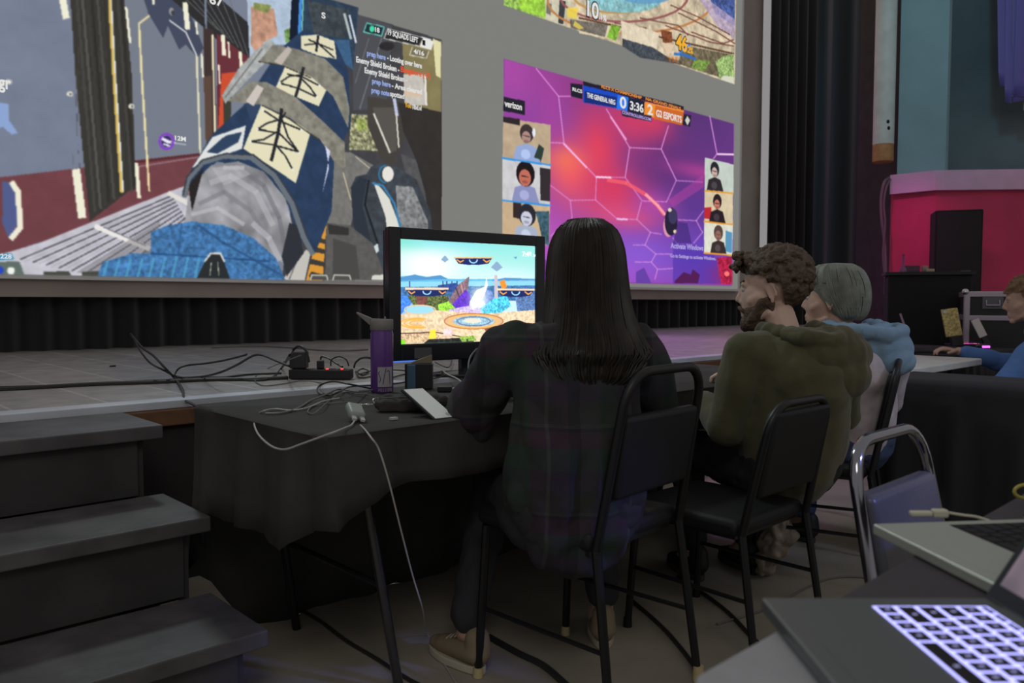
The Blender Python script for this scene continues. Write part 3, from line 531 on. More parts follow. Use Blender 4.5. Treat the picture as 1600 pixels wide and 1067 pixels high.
# purple cloth banner and white sheet at the right top
v = []; f = []
q0 = atD(1541, 470, 7.5); q1 = atD(1592, 470, 7.4); d = (q1 - q0); n = 40
for i in range(n + 1):
    t = i / n; wv = .05 * math.sin(t * 21) + .03 * math.sin(t * 47 + 1)
    for j in range(13):
        u = j / 12; z = 2.86 + .06 * math.sin(t * 9) + (4.6 - 2.86) * u + .5 * (1 - u) * (1 - t) * .35
        nar = .55 + .45 * u; tt = .2 + (t - .2) * nar + (1 - u) * .25
        p = q0 + d * tt; v.append((p.x + .6 * wv, p.y - .8 * wv, z))
for i in range(n):
    for j in range(12): f.append((i * 13 + j, (i + 1) * 13 + j, (i + 1) * 13 + j + 1, i * 13 + j + 1))
mb = MB(); mb.add(v, f); o = mb.build('draped_cloth', mat('purple_satin', (.13, .10, .38), .4, sheen=.5))
o.modifiers.new('thick', 'SOLIDIFY').thickness = .008
put(o, None, 'purple blue satin cloth hanging in folds high on the right wall', 'drape')
q0 = atD(1597, 170, 7.3); o = MB().box((0, 0, .9), (.3, .02, 1.8), 0).build('pinned_sheet', mat('sheet_white', (.4, .4, .42), .7)); o.location = (q0.x + .17, q0.y - .1, q0.z); o.rotation_euler = (0, 0, R(-43))
put(o, None, 'pale grey sheet hanging at the picture edge beside the purple cloth', 'sheet')

# ------------------------------------------------------------------ projection screen
ps = thing('projection_screen', 'huge projection screen showing two game windows over the stage', 'projection screen', (5.4, YS + .03, 1.1))
def par(o, p): o.parent = p; o.matrix_parent_inverse = p.matrix_basis.inverted(); return o
im = big.done('projected_picture', 1)
par(big.quad('projected_picture', im, .98), ps)
par(MB().box(((SX1 + .02 + SX0) / 2, YS + .02, (SZ0 + SZ1) / 2), (SX1 - SX0 + .1, .03, SZ1 - SZ0 + .06)).build('screen_fabric', mat('screen_white', (.8, .8, .78), .7), smooth=False), ps)
M_border = mat('border_cloth', (.40, .34, .30), .85, var=.1, scale=2)
par(MB().box((5.3, YS + .075, (1.08 + 7.2) / 2), (12.02, .03, 7.2 - 1.08)).build('border_cloth', M_border, smooth=False), ps)
def onplane(pl, s, px, py, size, m, parent, name='lettering', squash=1., al='CENTER', bold=0., off=.004, rot=0):
    P = pl.world(px, py, off); M = Matrix.Translation(P) @ Matrix((pl.U, pl.V, pl.N)).transposed().to_4x4() @ Matrix.Rotation(R(rot), 4, 'Z')
    return par(text(s, size, M, m, None, name, squash, al, bold=bold), parent)
EW = emi('text_white', (.75, .75, .74)); EO = emi('text_orange', sr(224, 140, 60)); EB = emi('text_blue', sr(150, 170, 226)); ER = emi('text_red', sr(226, 80, 50)); EY = emi('text_yellow', sr(240, 176, 40)); ED = emi('text_dark', (.01, .01, .012)); EP = emi('text_pale', sr(176, 160, 220))
def fit(pl, s, x0, x1, y, size, m, parent, name='lettering', off=.006, grow=0, slant=None):
    (ua, va), (ub, vb) = pl.uv(x0, y if slant is None else y - slant), pl.uv(x1, y if slant is None else y + slant)
    o = text(s, size, Matrix.Identity(4), m, None, name, 1, 'CENTER', bold=grow + size * .025)
    xs = [v.co.x for v in o.data.vertices]; wd = max(xs) - min(xs); k = (ub - ua) / wd * (1 + grow * 4)
    um, vm = pl.uv((x0 + x1) / 2, y); P = pl.O + pl.U * um + pl.V * vm + pl.N * off
    o.data.transform(Matrix.Translation(P) @ Matrix((pl.U, pl.V, pl.N)).transposed().to_4x4() @ Matrix.Diagonal((k, 1, 1, 1)) @ Matrix.Translation((-(max(xs) + min(xs)) / 2, 0, 0)))
    return par(o, parent)
for s, x0, x1, y, z, m in [('verizon', 788, 815, 165, .095, EW), ('RLCS', 894, 909, 141.5, .055, EW), ('THE GENERAL NRG', 917, 961, 155, .08, EW), ('0', 968, 978, 161.5, .19, EW), ('3:36', 984, 1005, 168, .145, EW), ('2', 1011, 1019.5, 172.5, .18, EW), ('G2 ESPORTS', 1025, 1065, 182.5, .12, EW), ('CONTROLLERS.COM', 972, 1017, 181.5, .05, EP),
                          ('RLCS X CHAMPIONSHIP', 940, 1003, 144.5, .05, EO), ('NA GRAND FINALS', 1009, 1064, 162.5, .05, EO), ('Activate Windows', 1048, 1099, 386, .10, EP), ('Go to Settings to activate Windows.', 1048, 1119, 402, .065, EP),
                          ('18', 585.5, 592.5, 47.5, .06, EW), ('19 SQUADS LEFT', 606, 653, 57.5, .07, EW), ('1', 659.5, 664, 67.5, .07, ED), ('4/16', 646, 662, 82.5, .06, EW),
                          ('prep here', 573, 602, 87, .068, EB), ('- Looting over here', 605, 659, 97, .07, EW), ('Enemy Shield Broken -', 557, 624, 101.5, .072, EW), ('Bangalore (-7)', 626, 672, 114, .075, ER), ('Enemy Shield Broken -', 570, 636, 118, .072, EW),
                          ('prep here', 581, 610, 130, .068, EB), ('- Area cleared', 612, 659, 139, .068, EW), ('prep note', 580, 608, 144, .068, EB), ('spotted', 609, 631, 149, .068, EW), ('You', 632, 642, 165, .06, EY), ('18xLvl', 644, 658, 168.5, .06, EW),
                          ('12M', 273, 290, 217, .05, EW), ('gr', -3, 17, 130, .12, EW), ('67', 327, 348, 2, .10, EW), ('228', 0, 18, 401, .042, EW), ('S', 502, 508, 25, .07, EW), ('10', 917, 935, 17, .25, EW), ('.1%', 936, 947, 28, .10, EW), ('46', 1056, 1073, 69, .27, EY), ('.2%', 1073, 1082, 79, .12, EY)]:
    if s in ('46', '10'): fit(big, s, x0 - .8, x1 + .8, y, z * 1.05, ED, ps, 'score_outline', .003, .012)
    fit(big, s, x0, x1, y, z, m, ps)

# ------------------------------------------------------------------ television on the stage
TL = 3.76
tA = atD(625.5, 538, TL); tB = atD(835.4, 530, TL * 1.13)
U = (tB - tA); U.z = 0; tw = U.length; U.normalize(); tA = Vector((tA.x, tA.y, (tA.z + tB.z) / 2)); thh = (atD(623.5, 374, TL).z - tA.z)
tvp = Plane(tA, U, (0, 0, 1), tw, thh, 620)
T = tvp
T.a[:] = np.array((206, 226, 226)) / 255
yy = np.linspace(0, 1, T.H)[:, None, None]
T.a[:] = (np.array((214, 222, 232)) * (1 - yy) + np.array((140, 214, 205)) * yy) / 255
TB = [(623, 374), (836, 385), (836, 531), (625, 538)]
T.blob((670, 415), 60, 36, (240, 232, 232), .9, TB); T.blob((790, 440), 60, 20, (214, 232, 238), .8, TB); T.blob((625, 376), 40, 12, (110, 205, 170), .7, TB); T.blob((700, 376), 90, 14, (120, 206, 220), .7, TB)
T.poly([(600, 434), (650, 430), (690, 436), (840, 436), (840, 456), (600, 454)], (96, 176, 214)); T.poly([(600, 436), (625, 434), (648, 429), (665, 433), (688, 430), (700, 436), (600, 440)], (80, 140, 190)); T.poly([(768, 438), (790, 434), (836, 436), (836, 440), (768, 440)], (80, 140, 190))
T.poly([(600, 441), (840, 438), (840, 452), (600, 452)], (150, 212, 226), .7); T.poly([(600, 449), (840, 446), (840, 470), (600, 470)], (66, 110, 160), nz=.5, ns=4)
for x in (640, 692, 698, 706, 714): T.line([(x, 440), (x, 456)], 2, (60, 84, 140))
T.poly([(684, 446), (712, 442), (722, 450), (716, 456), (684, 456)], (50, 76, 140), nz=.4, ns=3)
T.poly([(620, 462), (654, 462), (660, 492), (622, 496)], (70, 130, 220), nz=.4, ns=5); T.poly([(628, 490), (650, 466), (648, 486), (632, 498)], (190, 220, 246), .6)
T.poly([(636, 462), (700, 462), (706, 482), (720, 484), (700, 492), (648, 480)], (90, 100, 60), nz=.8, ns=4, seed=3); T.poly([(650, 462), (668, 464), (666, 478), (652, 476)], (116, 70, 66), nz=.4); T.poly([(684, 476), (710, 468), (718, 486), (686, 488)], (150, 214, 70), nz=.5, ns=4)
T.poly([(700, 470), (716, 445), (733, 432), (731, 455), (726, 480), (708, 478)], (130, 104, 116), nz=.35, ns=5); T.line([(712, 450), (722, 476)], 1.6, (70, 50, 70)); T.line([(720, 443), (726, 470)], 1.6, (200, 150, 140))
T.poly([(706, 476), (728, 452), (735, 462), (733, 478), (716, 486)], (96, 56, 190), nz=.4, ns=4); T.poly([(700, 484), (740, 476), (760, 486), (740, 492), (708, 492)], (196, 176, 226), nz=.4, ns=3)
T.poly([(752, 465), (760, 452), (768, 456), (774, 470), (762, 480)], (110, 140, 200), nz=.3); T.poly([(750, 482), (772, 466), (792, 462), (798, 478), (780, 490), (754, 490)], (80, 190, 226), nz=.6, ns=4, seed=6); T.poly([(772, 430), (777, 430), (778, 466), (772, 466)], (190, 180, 190)); T.poly([(780, 440), (788, 437), (792, 449), (784, 452)], (240, 140, 50))
T.poly([(735, 470), (744, 454), (757, 448), (760, 434), (762, 446), (756, 462), (748, 478), (738, 484)], (250, 252, 255)); T.blob((748, 466), 12, 16, (250, 250, 255), .9, TB)
T.poly([(805, 464), (822, 458), (836, 458), (836, 490), (808, 486)], (90, 120, 170), nz=.5, ns=4)
def plat(x0, x1, y):
    T.poly([(x0, y), (x1, y), (x1 - 6, y + 9), ((x0 + x1) / 2 + 9, y + 11), ((x0 + x1) / 2 - 9, y + 11), (x0 + 6, y + 9)], (30, 40, 96)); T.line([(x0, y), (x1, y)], 2, (226, 176, 116)); T.ring(((x0 + x1) / 2, y + 3), 6, 5, 1.8, (150, 220, 240), 1, 0, 180)
    for a, b in ((x0 + 4, x0 + 14), (x1 - 14, x1 - 4)): T.line([(a, y + 3), ((a + b) / 2, y + 7), (b, y + 4)], 2, (240, 160, 60))
plat(710, 769, 403); plat(634, 700, 452); plat(777, 834, 453); T.line([(634, 451), (700, 451)], 3, (236, 206, 176)); T.line([(777, 452), (834, 453)], 3, (236, 206, 176))
for c, s in (((695, 406), 6), ((776, 418), 9)): T.poly([(c[0] - s, c[1]), (c[0] - 1, c[1] - s), (c[0] + 1, c[1] - s), (c[0] + s, c[1]), (c[0], c[1] + s * .7)], (130, 160, 190))
T.poly([(802, 402), (808, 401), (806, 405)], (90, 150, 190))
T.poly([(600, 495), (670, 484), (760, 490), (840, 484), (840, 540), (600, 545)], (226, 200, 166), nz=.25, ns=6, seed=9); T.oval((656, 484), 22, 6, (150, 206, 226)); T.ring((656, 484), 24, 7, 2, (210, 190, 160))
T.oval((740, 502), 46, 12, (206, 170, 130), .8); T.oval((740, 502), 32, 8.5, (150, 190, 210), nz=.4, ns=4); T.oval((738, 501), 14, 4, (220, 214, 196))
for rx, ry, c in ((46, 12, (190, 120, 70)), (38, 10, (236, 180, 90)), (26, 7, (110, 120, 150))): T.ring((740, 502), rx, ry, 1.8, c)
for rx in (26, 20, 12): T.ring((652, 505), rx, rx * .3, 2, (236, 170, 80), 1, 60, 300)
T.poly([(626, 522), (680, 516), (690, 530), (670, 536), (626, 534)], (206, 176, 140), nz=.5, ns=3, seed=5); T.line([(626, 521), (680, 519), (720, 526)], 1.6, (90, 66, 54)); T.poly([(670, 530), (740, 527), (740, 536), (660, 538)], (40, 40, 40), nz=.6, ns=3)
T.poly([(626, 530), (634, 532), (632, 540), (625, 540)], (130, 214, 50)); T.poly([(716, 526), (740, 524), (745, 532), (722, 534)], (140, 176, 80), nz=.5, ns=3); T.poly([(742, 520), (772, 517), (790, 527), (744, 532)], (222, 204, 170), nz=.2); T.poly([(770, 512), (781, 510), (780, 522), (770, 521)], (226, 84, 66))
T.poly([(694, 514), (708, 512), (706, 524), (692, 524)], (234, 196, 196), nz=.3); T.poly([(672, 516), (680, 514), (682, 528), (670, 530)], (236, 220, 60), .9); T.poly([(757, 514), (768, 512), (768, 520), (760, 522)], (130, 76, 46), .9, nz=.4, ns=3)
for x in (686, 694, 704, 730, 752, 764): T.line([(x, 530), (x, 534)], 2.4, (50, 60, 46))
tim = T.done('television_picture', 1)
tvc = tA + U * tw / 2
tv = thing('television', 'flat television on the stage edge showing a bright cartoon fighting game', 'television', (tvc.x, tvc.y, SH), math.atan2(U.y, U.x))
def tl(name, mb, m, **k): o = mb.build(name, m, tv, **k); return o
q = tvp.quad('screen_picture', tim, 1.35); q.parent = tv; q.matrix_parent_inverse = (Matrix.Translation(tv.location) @ Matrix.Rotation(tv.rotation_euler.z, 4, 'Z')).inverted()
M_gloss = mat('gloss_black', (.012, .014, .018), .18, spec=.5); M_matt = mat('matt_black', (.016, .016, .018), .5)
zb = tA.z - SH; bw = .062; by = .012; ht = thh
fr = MB()
for (x0, x1, z0, z1) in [(-tw / 2 - bw, -tw / 2, zb - .085, zb + ht + .055), (tw / 2, tw / 2 + bw, zb - .085, zb + ht + .055), (-tw / 2, tw / 2, zb + ht, zb + ht + .055), (-tw / 2, tw / 2, zb - .085, zb)]:
    fr.box(((x0 + x1) / 2, by, (z0 + z1) / 2), (x1 - x0, .05, z1 - z0))
tl('bezel', fr, M_gloss, bev=.006, smooth=False)
tl('back_shell', MB().box((0, .055, zb + ht / 2 - .01), (tw + .1, .05, ht + .12)).box((0, .1, zb + ht / 2 - .04), (tw * .7, .06, ht * .7)), M_matt, bev=.012, smooth=False)
tl('energy_sticker', MB().box((-tw / 2 + .115, -.0145, zb - .045), (.095, .002, .05)), mat('sticker_grey', (.1, .1, .105), .4), smooth=False)
tl('blue_reflection', MB().box((-tw / 2 + .02, -.0145, zb - .081), (.13, .004, .006)), emi('reflection_blue', (.06, .2, .8)), smooth=False)  # glowing strip stands in for a blue reflection on the lower bezel
tl('stand_neck', MB().box((.0, .05, zb / 2 - .02), (.075, .04, zb + .0)), M_gloss, bev=.006, smooth=False)
tl('stand_base', MB().lathe([(.0, 0), (.16, 0), (.165, .006), (.16, .014), (.05, .024), (.04, .024)], (0, 0, .0005), 40, Matrix.Diagonal((1.35, .8, 1, 1))), M_gloss)
Mx = Matrix.Translation((tw / 2 - .06, -.008, zb + ht - .045)) @ Matrix.Rotation(R(90), 4, 'X')
t_ = text('7:48', .036, Mx, emi('clock_white', (.95, .95, .95), 1.2), tv, 'clock_text', 1.0, bold=.001); t_ = text('.33', .018, Matrix.Translation((.047, 0, -.005)) @ Mx, emi('clock_white', (1, 1, 1)), tv, 'clock_text')
# ------------------------------------------------------------------ tables
TZ = .74
M_cloth = mat('black_cloth', (.042, .041, .037), .9, bump=.25, bscale=14, var=.2, scale=6); M_tabletop = mat('table_grey', (.55, .54, .50), .5, var=.08, scale=10); M_chrome = mat('chrome', (.30, .30, .33), .10, 1); M_gleg = mat('gloss_leg', (.02, .02, .02), .12, .0, spec=.9); M_black = mat('black_plastic', (.02, .02, .022), .45); M_legm = mat('black_leg', (.012, .012, .013), .4, .2)
def folding_table(name, label, x0, x1, y0, y1, z, top, group=None, fl=None):
    t = thing(name, label, 'table', ((x0 + x1) / 2, (y0 + y1) / 2, 0), 0, group); w, d = (x1 - x0) / 2, (y1 - y0) / 2; r = .05; pts = []
    for cx, cy, a in ((w - r, d - r, 0), (-w + r, d - r, 90), (-w + r, -d + r, 180), (w - r, -d + r, 270)):
        pts += [(cx + r * math.cos(R(a + k * 18)), cy + r * math.sin(R(a + k * 18))) for k in range(6)]
    MB().prism(pts, z - .035, z).build('tabletop', top, t, bev=.006, smooth=False)
    for sx in (-1, 1):
        for sy in (-1, 1): MB().tube([(sx * (w - .16), sy * (d - .12), z - .04), (sx * (w - .27), sy * (d - .09), 0)], .0135, 10).build('leg', (fl or M_gleg) if sy < 0 else M_legm, t)
        MB().tube([(sx * (w - .225), -d + .1, .3), (sx * (w - .225), d - .1, .3)], .009, 8).build('crossbar', M_legm, t)
    return t
folding_table('folding_table', 'long folding table under a black cloth beside the stage stairs', .95, 3.40, 1.65, 2.40, TZ - .004, mat('table_brown', (.12, .08, .05), .6))
# draped cloth: short in front, long at the back
def drape(x0, x1, y0, y1, z, hf, hl, hb, m, label):
    v = []; f = []; rings = []
    per = []
    nx, ny = 60, 24
    for i in range(nx): per.append((x0 + (x1 - x0) * i / nx, y0, 0, -1, hf))
    for i in range(ny): per.append((x1, y0 + (y1 - y0) * i / ny, 1, 0, hl))
    for i in range(nx): per.append((x1 - (x1 - x0) * i / nx, y1, 0, 1, hb))
    for i in range(ny): per.append((x0, y1 - (y1 - y0) * i / ny, -1, 0, hl))
    N = len(per); H = []
    for i in range(N): H.append(sum(per[(i + k) % N][4] for k in range(-4, 5)) / 9)
    lv = [0, .02, .06, .2, .45, .75, 1]
    for L, t in enumerate(lv):
        for i, (x, y, nx_, ny_, _) in enumerate(per):
            s = i / N * 2 * math.pi
            wob = (math.sin(s * 23) * .016 + math.sin(s * 41 + 2) * .009) * min(1, t * 2) + (.006 if L else 0) + .014 * t
            corner = .03 * t if (i in (0, nx, nx + ny, 2 * nx + ny)) else 0
            zz = max(-.001, z - H[i] * t * (1 + .03 * math.sin(s * 17))) if L else z
            off = wob + corner + (.004 if L == 1 else 0)
            v.append((x + nx_ * off, y + ny_ * off, zz))
    for L in range(len(lv) - 1):
        for i in range(N): f.append((L * N + i, L * N + (i + 1) % N, (L + 1) * N + (i + 1) % N, (L + 1) * N + i))
    f.append(tuple(range(N - 1, -1, -1)))
    mb = MB(); mb.add(v, f); o = mb.build('tablecloth', m, auto=70); s = o.modifiers.new('thick', 'SOLIDIFY'); s.thickness = .002; s.offset = 1
    return put(o, None, label, 'tablecloth')
drape(.95, 3.40, 1.65, 2.40, TZ, .15, .30, .76, M_cloth, 'black cloth draped over the long table with the purple bottle and phone')
folding_table('folding_table', 'bare white folding table beside the person in the grey denim jacket', 3.52, 4.95, 1.43, 2.18, TZ, M_tabletop, fl=M_legm)
folding_table('folding_table', 'dark folding table holding the laptop with a purple lit base', 5.15, 6.15, 1.6, 2.35, TZ - .004, mat('table_dark', (.03, .028, .03), .5))
drape(5.15, 6.15, 1.6, 2.35, TZ, .68, .68, .68, mat('far_cloth', (.022, .021, .024), .85), 'black cloth hanging to the floor around the far right table')
folding_table('folding_table', 'added table under a black cloth, darkening the floor area beside the chrome chair and white table', 3.38, 3.80, .72, 1.38, TZ - .005, MATS['table_dark'])
drape(3.38, 3.80, .72, 1.38, TZ - .002, .76, .76, .76, MATS['far_cloth'], 'black floor length cloth over the added darkening table in front of the bare white table')  # black draped table added to keep the floor area behind it dark
# ------------------------------------------------------------------ stackable chairs
M_vinyl = mat('black_vinyl', (.009, .009, .011), .6, bump=.08, bscale=60); M_vinyl2 = mat('grey_vinyl', (.075, .075, .09), .34, bump=.06, bscale=60); M_bframe = mat('frame_black', (.007, .007, .008), .42, .0)
def arch_pts(w0, w1, z0, zt, y0, y1, r):
    pts = [(-w0, y0, z0)]
    for k in range(7): a = R(180 - k * 15); pts.append((-w1 + r + r * math.cos(a), y1 - (0 if k else .0), zt - r + r * math.sin(a)))
    for k in range(7): a = R(90 - k * 15); pts.append((w1 - r + r * math.cos(a), y1, zt - r + r * math.sin(a)))
    pts.append((w0, y0, z0)); return pts
def chair(label, x, y, az, fm=M_bframe, vm=M_vinyl, hz=.87, group=None, tip=None, padtop=None):
    t = thing('stacking_chair', label, 'chair', (x, y, 0), -R(az), group); k = hz / .87
    MB().box((0, .02, .455 * k), (.40, .40, .05)).build('seat', vm, t, bev=.02, smooth=True, auto=80)
    MB().box((0, .02, .425 * k), (.37, .37, .014)).build('seat_pan', fm, t, smooth=False)
    ap = arch_pts(.19, .175, .44 * k, hz, -.19, -.265, .085)
    for i, p in enumerate(ap):
        f = (p[2] - .44 * k) / (hz - .44 * k); ap[i] = (p[0], -.19 - .08 * f, p[2])
    MB().tube(ap, .0125, 10, flat=(1.0, 1.0)).build('back_frame', fm, t)
    za, zb_ = .56 * k, padtop or .765 * k; pm = MB(); pts = [(-.155, za), (.155, za), (.158, zb_), (-.158, zb_)]
    g = lambda z: -.19 - .08 * (z - .44 * k) / (hz - .44 * k)
    pm.hexa([(-.163, g(za) - .018, za), (.163, g(za) - .018, za), (.163, g(za) + .022, za), (-.163, g(za) + .022, za)], [(-.163, g(zb_) - .018, zb_), (.163, g(zb_) - .018, zb_), (.163, g(zb_) + .022, zb_), (-.163, g(zb_) + .022, zb_)])
    pm.build('backrest', vm, t, bev=.014, auto=80)
    for sx in (-1, 1):
        l = MB().tube([(sx * .185, .19, .43 * k), (sx * .195, .215, 0.005)], [.0125, .0115], 8).build('leg', fm, t)
        MB().lathe([(.013, 0), (.015, .002), (.014, .03)], (sx * .195, .215, 0), 10).build('foot_cap', tip or M_legm, l)
        l = MB().tube([(sx * .19, -.19, .44 * k), (sx * .205, -.25, 0.005)], [.0125, .0115], 8).build('leg', fm, t)
        MB().lathe([(.013, 0), (.016, .002), (.015, .045)], (sx * .205, -.25, 0), 10).build('foot_cap', tip or M_legm, l)
        MB().tube([(sx * .188, .2, .2), (sx * .198, -.22, .2)], .007, 6).build('stretcher', fm, t)
    return t
M_tip = mat('pale_tip', (.5, .42, .22), .6)
chair('black stacking chair with hollow arched back under the long haired person, pale foot tips', 1.64, 1.46, -4, hz=.885, tip=M_tip)
chair('black stacking chair under the curly haired man in the olive hoodie', 2.21, 1.38, 0, hz=.765, padtop=.745)
chair('black stacking chair under the person in the grey denim jacket', 3.02, 1.44, -20, hz=.835, padtop=.80)
chair('chrome arched stacking chair pushed up behind the silver laptop', 1.665, .385, 180, M_chrome, M_vinyl2, .785)
chair('black stacking chair under the person in blue by the right edge', 5.08, 1.02, 5, hz=.80)

# ------------------------------------------------------------------ people
M_skin = mat('skin', (.52, .33, .25), .55, var=.06, scale=20, bump=.03, bscale=200); M_skin2 = mat('skin_tan', (.62, .43, .34), .55, var=.06, scale=20)
def hand_prims(mb, w, d, u, curl=.5, side=1, s=1.0):
    """palm from wrist w along d, back of hand facing u; side +1 = thumb towards d x u"""
    w = Vector(w); d = Vector(d).normalized(); u = Vector(u); u = (u - d * u.dot(d)).normalized(); a = d.cross(u) * side
    mb.cap(w, .024 * s, w + d * .075 * s, .038 * s, .42, a)
    for k, (o, L, r) in enumerate(((.030, .072, .0085), (.011, .08, .009), (-.009, .074, .0085), (-.028, .058, .0075))):
        p = w + d * (.085 - abs(o) * .2) * s + a * o * s; q = p; dd = d.copy()
        for j, fr_ in enumerate((.45, .32, .23)):
            c = curl * (.5 + .35 * j); dd = (d * math.cos(c * (j + 1) * .8) - u * math.sin(c * (j + 1) * .8)).normalized()
            n = q + dd * L * fr_ * s; mb.cap(q, r * (1 - .1 * j) * s, n, r * (.92 - .12 * j) * s, 1, a, 8); q = n
    p = w + d * .03 * s + a * .03 * s; td = (d * .7 + a * .7 - u * curl * .5).normalized(); n = p + td * .035 * s; mb.cap(p, .012 * s, n, .0105 * s, 1, u, 8); mb.cap(n, .0105 * s, n + (td * .6 + d * .5 - u * curl * .3).normalized() * .03 * s, .009 * s, 1, u, 8)
def head_prims(mb, H, s=1.0, full=True):
    e = lambda c, r, **k: mb.ell(H @ (Vector(c) * s), tuple(q * s for q in r), H.to_3x3().normalized(), **k)
    cp = lambda a, ra, b, rb, fl=1, sd=None: mb.cap(H @ (Vector(a) * s), ra * s, H @ (Vector(b) * s), rb * s, fl, (H.to_3x3() @ Vector(sd)) if sd else None)
    e((0, -.012, .035), (.074, .096, .088), n=24, m=16); e((0, .028, -.02), (.064, .068, .085), n=20, m=14); e((0, .046, -.068), (.047, .046, .048), n=16, m=12); e((0, .06, -.045), (.038, .036, .045), n=16, m=12)
    cp((-.012, .078, -.103), .017, (.012, .078, -.103), .017); cp((0, .090, .014), .008, (0, .108, -.024), .0095); cp((-.009, .096, -.032), .008, (.009, .096, -.032), .008)
    cp((-.034, .078, .024), .011, (.034, .078, .024), .011); cp((-.017, .092, -.063), .0065, (.017, .092, -.063), .0065, 1); cp((-.015, .09, -.075), .0075, (.015, .09, -.075), .0075)
    for q in (-1, 1):
        cp((q * .045, .05, -.03), .02, (q * .05, .03, -.02), .02); cp((q * .06, -.0, -.07), .012, (q * .03, .06, -.095), .012)
        E0 = H @ Matrix.Translation(Vector((q * .070, -.014, -.006)) * s) @ Matrix.Rotation(q * R(22), 4, 'Z') @ Matrix.Rotation(R(-12), 4, 'X')
        mb.ell(E0 @ Vector((0, 0, 0)), (.006 * s, .014 * s, .024 * s), E0.to_3x3().normalized(), n=12, m=8)
        mb.tube([E0 @ (Vector((q * .006, .0145 * math.cos(R(a)) - (.003 if math.sin(R(a)) < 0 else 0), .0265 * math.sin(R(a)))) * s) for a in range(-90, 250, 20)], .0042 * s, 8)
        mb.ell(E0 @ Vector((q * .003 * s, .004 * s, -.028 * s)), (.006 * s, .008 * s, .009 * s), None, n=10, m=6)
def eyes(root, H, s=1.0):
    for q in (-1, 1):
        e = MB().ell(H @ (Vector((q * .029, .074, .004)) * s), .0118 * s, None, n=14, m=10).build('eye', mat('eye_white', (.35, .33, .31), .25), root)
        MB().ell(H @ (Vector((q * .029, .0825, .004)) * s), .0052 * s, None, n=12, m=8).build('iris', mat('iris_brown', (.03, .02, .015), .2), e)
def Hm(c, yaw, pitch=0, roll=0): return Matrix.Translation(Vector(c)) @ Matrix.Rotation(-R(yaw), 4, 'Z') @ Matrix.Rotation(R(pitch), 4, 'X') @ Matrix.Rotation(R(roll), 4, 'Y')
def wrinkle(amp, sc, seed=0):
    o = Vector((seed * 3.1, seed * 1.7, seed))
    def f(c, n):
        a = mn.noise(c * sc + o); b = mn.noise(Vector((c.x * sc * 2.3, c.y * sc * 2.3, c.z * sc * 1.1)) + o * 2)
        return amp * (abs(a) * 1.3 - .3 + .6 * b)
    return f
def shoe(parent, p, yaw, m, sole):
    M = Matrix.Translation(Vector(p)) @ Matrix.Rotation(-R(yaw), 4, 'Z')
    mb = MB(); mb.cap(M @ Vector((0, -.04, .058)), .042, M @ Vector((0, .10, .040)), .036, .8, M.to_3x3() @ Vector((1, 0, 0))); mb.cap(M @ Vector((0, -.045, .06)), .038, M @ Vector((0, -.04, .1)), .036)
    mb.cap(M @ Vector((0, .1, .038)), .036, M @ Vector((.0, .14, .034)), .028, .75, M.to_3x3() @ Vector((1, 0, 0)))
    o = remesh(mb, 'shoe', m, parent, .006, 3)
    pts = [(.040 * math.cos(R(a)) * (1.0), .052 + .122 * math.sin(R(a)) * 1.0) for a in range(0, 360, 15)]
    so = MB().prism([tuple((x * (1 + .1 * (y > .05)), y)) for x, y in pts], 0.001, .024, M).build('sole', sole, o, bev=.004, auto=60)
    lp = MB()
    for k in range(4): lp.tube([M @ Vector((-.022, .035 + k * .02, .085 - k * .009)), M @ Vector((0, .037 + k * .02, .094 - k * .010)), M @ Vector((.022, .035 + k * .02, .085 - k * .009))], .0025, 6)
    lp.build('laces', sole, o)
    return o
def sitting(label, x, y, az, J, cloth, legs, skin=M_skin, group=None):
    """J: joints in the person's own frame (x right, y forward); returns root body"""
    mb = MB(); P = {k: Vector(v) if not isinstance(v, (int, float)) else v for k, v in J.items()}
    H = Hm(P['head'], J.get('hyaw', 0), J.get('hpitch', 0), J.get('hroll', 0)); s = J.get('hs', 1.0)
    head_prims(mb, H, s)
    mb.cap(P['neck'] + Vector((0, 0, -.05)), .058, P['neck'] * .35 + P['head'] * .65 + Vector((0, -.01, -.035)), .052)
    mb.cap(P['hip'] + Vector((0, 0, .02)), .12, P['chest'], .125, .68, (1, 0, 0)); mb.cap(P['chest'], .125, P['neck'] - Vector((0, 0, .07)), .075, .7, (1, 0, 0))
    for q, sd in (('l', -1), ('r', 1)):
        sh, el, wr = P['sh' + q], P['el' + q], P['wr' + q]
        mb.cap(P['neck'] - Vector((0, 0, .05)), .05, sh, .047); mb.cap(sh, .046, el, .037); mb.cap(el, .037, wr, .025)
        hd = (wr - el).normalized(); hand_prims(mb, wr, J.get('hd' + q, hd + Vector((0, 0, -.1))), (0, 0, 1), J.get('curl', .55), sd * (-1))
        hp, kn, an = P['hip'] + Vector((sd * .09, .02, -.02)), P['kn' + q], P['an' + q]
        mb.cap(hp, .078, kn, .052); mb.cap(kn, .052, an, .034); mb.cap(an, .034, an + Vector((0, .07, -.05)), .03)
    root = remesh(mb, 'person', skin, None, .0055, 3); root.location = (x, y, 0); root.rotation_euler = (0, 0, -R(az)); put(root, None, label, 'person')
    eyes(root, H, s)
    # trousers
    tm = MB(); tm.cap(P['hip'] + Vector((-.06, -.01, .03)), .125, P['hip'] + Vector((.06, -.01, .03)), .125, .95)
    for q, sd in (('l', -1), ('r', 1)):
        hp, kn, an = P['hip'] + Vector((sd * .095, .02, -.015)), P['kn' + q], P['an' + q]; tm.cap(hp, .098, kn, .068); tm.cap(kn, .068, an + Vector((0, 0, .045)), .052)
    remesh(tm, 'trousers', legs, root, .009, 4, wrinkle(.006, 16, 3))
    return root, H, P
